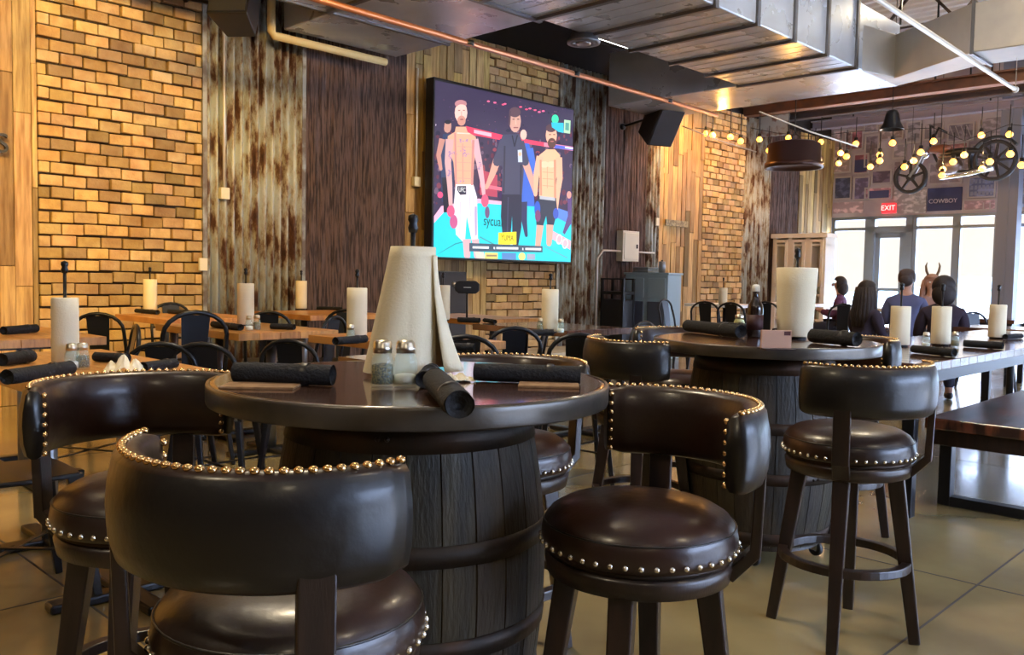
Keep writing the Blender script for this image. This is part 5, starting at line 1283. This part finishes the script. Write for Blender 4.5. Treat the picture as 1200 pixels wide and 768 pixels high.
# ------------------------------------------------------------------ people
skin_m = mat('skin', (.50, .27, .19), .55); skin_m2 = mat('fair_skin', (.62, .38, .28), .55)
def skinmesh(name, verts, edges, radii, m, parent, sub=2, root=0, smooth=True):
    me = bpy.data.meshes.new(name); me.from_pydata(verts, edges, []); me.materials.append(m)
    o = bpy.data.objects.new(name, me); COL.objects.link(o)
    if parent: o.parent = parent
    md = o.modifiers.new('skin', 'SKIN'); md.use_smooth_shade = True; md.branch_smoothing = .6
    if not me.skin_vertices: 
        bpy.context.view_layer.objects.active = o; 
    for i, r in enumerate(radii):
        v = me.skin_vertices[0].data[i]; v.radius = r if isinstance(r, tuple) else (r, r); v.use_root = (i == root)
    s = o.modifiers.new('s', 'SUBSURF'); s.levels = sub; s.render_levels = sub
    return o
def person(px, Y, face, label, shirt, trousers, hairc, hair='short', skin_=None, extra=None, sh=1.0, z0=0):
    """seated person; local +y is the way the person faces; origin on the floor under the pelvis"""
    x, y = xy(px, Y); skin_ = skin_ or skin_m
    o = thing('person', label, 'person', (x, y, z0), math.radians(face - 90)); o.scale = (sh, sh, sh)
    V = [(0, 0, .54), (0, .0, .66), (0, -.01, .80), (0, -.015, .93), (0, 0, 1.03), (0, .012, 1.09), (0, .025, 1.17), (0, .03, 1.235)]
    R = [(.15, .12), (.135, .10), (.15, .10), (.155, .095), (.07, .06), (.052, .052), (.078, .088), (.070, .085)]
    E = [(i, i + 1) for i in range(7)]
    def ch(start, pts, rs):
        p = start
        for q, r in zip(pts, rs): V.append(q); R.append(r); E.append((p, len(V) - 1)); p = len(V) - 1
        return p
    for sx in (-1, 1):
        h_ = ch(3, [(sx * .16, -.005, .95), (sx * .20, .02, .80), (sx * .215, .06, .70), (sx * .17, .20, .735), (sx * .13, .30, .775), (sx * .115, .345, .785)], [.058, .048, .043, .038, .028, .034])
        for k in range(4):
            xo = (k - 1.5) * .018
            L_ = (.055, .065, .060, .046)[k]
            ch(h_, [(sx * .112 + xo, .375, .787), (sx * .11 + xo * 1.1, .375 + L_ * .55, .782), (sx * .108 + xo * 1.1, .375 + L_, .770)], [.010, .009, .008])
        ch(h_, [(sx * .085, .355, .780), (sx * .068, .378, .775)], [.011, .009])
        ch(0, [(sx * .10, .06, .50), (sx * .13, .25, .50), (sx * .14, .43, .49), (sx * .14, .45, .27), (sx * .14, .44, .09), (sx * .145, .50, .045), (sx * .15, .57, .035)], [.085, .080, .062, .055, .040, .036, .028])
    skinmesh('body', V, E, R, skin_, o)
    hd = MB()
    hd.ball((0, .118, 1.185), (.012, .020, .022), 10, 8)
    hd.ball((.084, .03, 1.19), (.010, .020, .030), 8, 6).ball((-.084, .03, 1.19), (.010, .020, .030), 8, 6)
    hd.build('face_relief', skin_, o)
    ey = MB(); ey.ball((.030, .108, 1.21), .011, 8, 6).ball((-.030, .108, 1.21), .011, 8, 6); ey.build('eyes', salt, o)
    MB().ball((0, .108, 1.145), (.024, .010, .006), 10, 6).build('mouth', mat('lips', (.4, .14, .12), .5) if 'lips' not in MATS else MATS['lips'], o)
    # shirt: torso and sleeves
    V2, E2, R2 = [(0, 0, .50), (0, .0, .66), (0, -.01, .80), (0, -.015, .94), (0, -.008, 1.06)], [(0, 1), (1, 2), (2, 3), (3, 4)], [(.172, .140), (.158, .122), (.172, .120), (.165, .112), (.078, .07)]
    for sx in (-1, 1):
        p = 3
        for q, r in zip([(sx * .165, -.005, .955), (sx * .205, .02, .80), (sx * .22, .06, .70), (sx * .185, .16, .725), (sx * .15, .26, .762)], [.074, .062, .056, .050, .044]): V2.append(q); R2.append(r); E2.append((p, len(V2) - 1)); p = len(V2) - 1
    skinmesh('shirt', V2, E2, R2, shirt, o)
    V3, E3, R3 = [(0, 0, .53)], [], [(.172, .14)]
    for sx in (-1, 1):
        p = 0
        for q, r in zip([(sx * .10, .06, .505), (sx * .13, .25, .505), (sx * .14, .43, .49), (sx * .14, .45, .27), (sx * .14, .44, .12)], [.100, .094, .078, .068, .055]): V3.append(q); R3.append(r); E3.append((p, len(V3) - 1)); p = len(V3) - 1
    skinmesh('trousers', V3, E3, R3, trousers, o)
    for sx in (-1, 1): MB().ball((sx * .147, .50, .045), (.048, .13, .045), 14, 8).build('shoe', black_plastic, o)
    hb_ = MB(); c = (0, .012, 1.215)
    if hair == 'short':
        hb_.lathe([(1e-4, .118), (.045, .112), (.078, .085), (.094, .045), (.095, .0), (.086, -.03)], (0, .010, 1.205), 24)
        hb_.ball((0, -.045, 1.19), (.075, .055, .075), 14, 8)
    elif hair == 'bob':
        hb_.ball(c, (.112, .112, .115), 20, 12).ball((0, -.035, 1.13), (.115, .085, .12), 18, 10)
    elif hair == 'long':
        hb_.ball(c, (.105, .108, .11), 20, 12)
        for k in range(12):
            a = PI + PI * k / 11; hb_.tube([(.09 * math.cos(a), .09 * math.sin(a) + .01, 1.24), (.115 * math.cos(a), .105 * math.sin(a) + .01, 1.10), (.13 * math.cos(a), .12 * math.sin(a), .93), (.12 * math.cos(a), .12 * math.sin(a), .80)], [.03, .038, .036, .015], 8)
    ho = hb_.build('hair', hairc, o)
    if hair == 'short':      # leave the face free
        for v in ho.data.vertices:
            if v.co.y > .06 and v.co.z < 1.26: v.co.y = .06
    else:
        for v in ho.data.vertices:
            if v.co.y > .05 and v.co.z < 1.245: v.co.y = .05
    if extra: extra(o)
    return o
SEATS = []
def cloth(n, c): return mat(n, c, .85, bump=.2, bscale=60)
def bunny(o):
    for sx in (-1, 1): MB().tube([(sx * .05, .01, 1.30), (sx * .075, .01, 1.36), (sx * .085, .0, 1.43), (sx * .07, 0, 1.48)], [.016, .018, .014, .004], 10).build('headband_point', MATS['points'], o)
    MB().tube([(.105 * math.cos(PI * k / 12), .01, 1.215 + .105 * math.sin(PI * k / 12)) for k in range(13)], .008, 8).build('headband', MATS['points'], o)
mat('points', (.20, .13, .08), .7)
jeans = cloth('dark_jeans', (.03, .035, .06)); dkh = mat('dark_hair', (.018, .012, .012), .6, bump=.3, bscale=90)
person(1062, 10.0, 62, 'person in a blue grey shirt with short hair, seen from behind before the windows', cloth('blue_grey_shirt', (.09, .10, .20)), jeans, mat('brown_hair', (.05, .035, .035), .6), 'short', sh=1.0)
person(1106, 8.3, 70, 'person with a round dark bob in a black top, seated beside the blue grey shirt', cloth('black_top', (.025, .016, .03)), jeans, dkh, 'bob', sh=.93)
person(1092, 11.5, -115, 'person with long light brown hair and two thin pointed headband tips, facing this way', cloth('tan_top', (.40, .24, .20)), jeans, mat('light_brown_hair', (.36, .19, .13), .6, bump=.3, bscale=90), 'long', skin_m2, bunny, .97)
person(1015, 8.7, 20, 'person in dark clothes with dark long hair seated nearer the hutch', cloth('dark_jacket', (.022, .015, .03)), jeans, dkh, 'long', sh=.89)
person(985, 13.2, 150, 'person in a plum jacket seated far off against the first window', cloth('plum_jacket', (.10, .03, .08)), jeans, dkh, 'bob', sh=.94)
for (x, y, a), lab in zip(SEATS, ('in the blue grey shirt', 'with the round bob', 'with light brown hair', 'in dark clothes', 'in the plum jacket')):
    dup(ch0, 'black metal cafe chair under the person ' + lab, (x, y, 0), math.radians(a - 90), CG, (1, 1, 1))
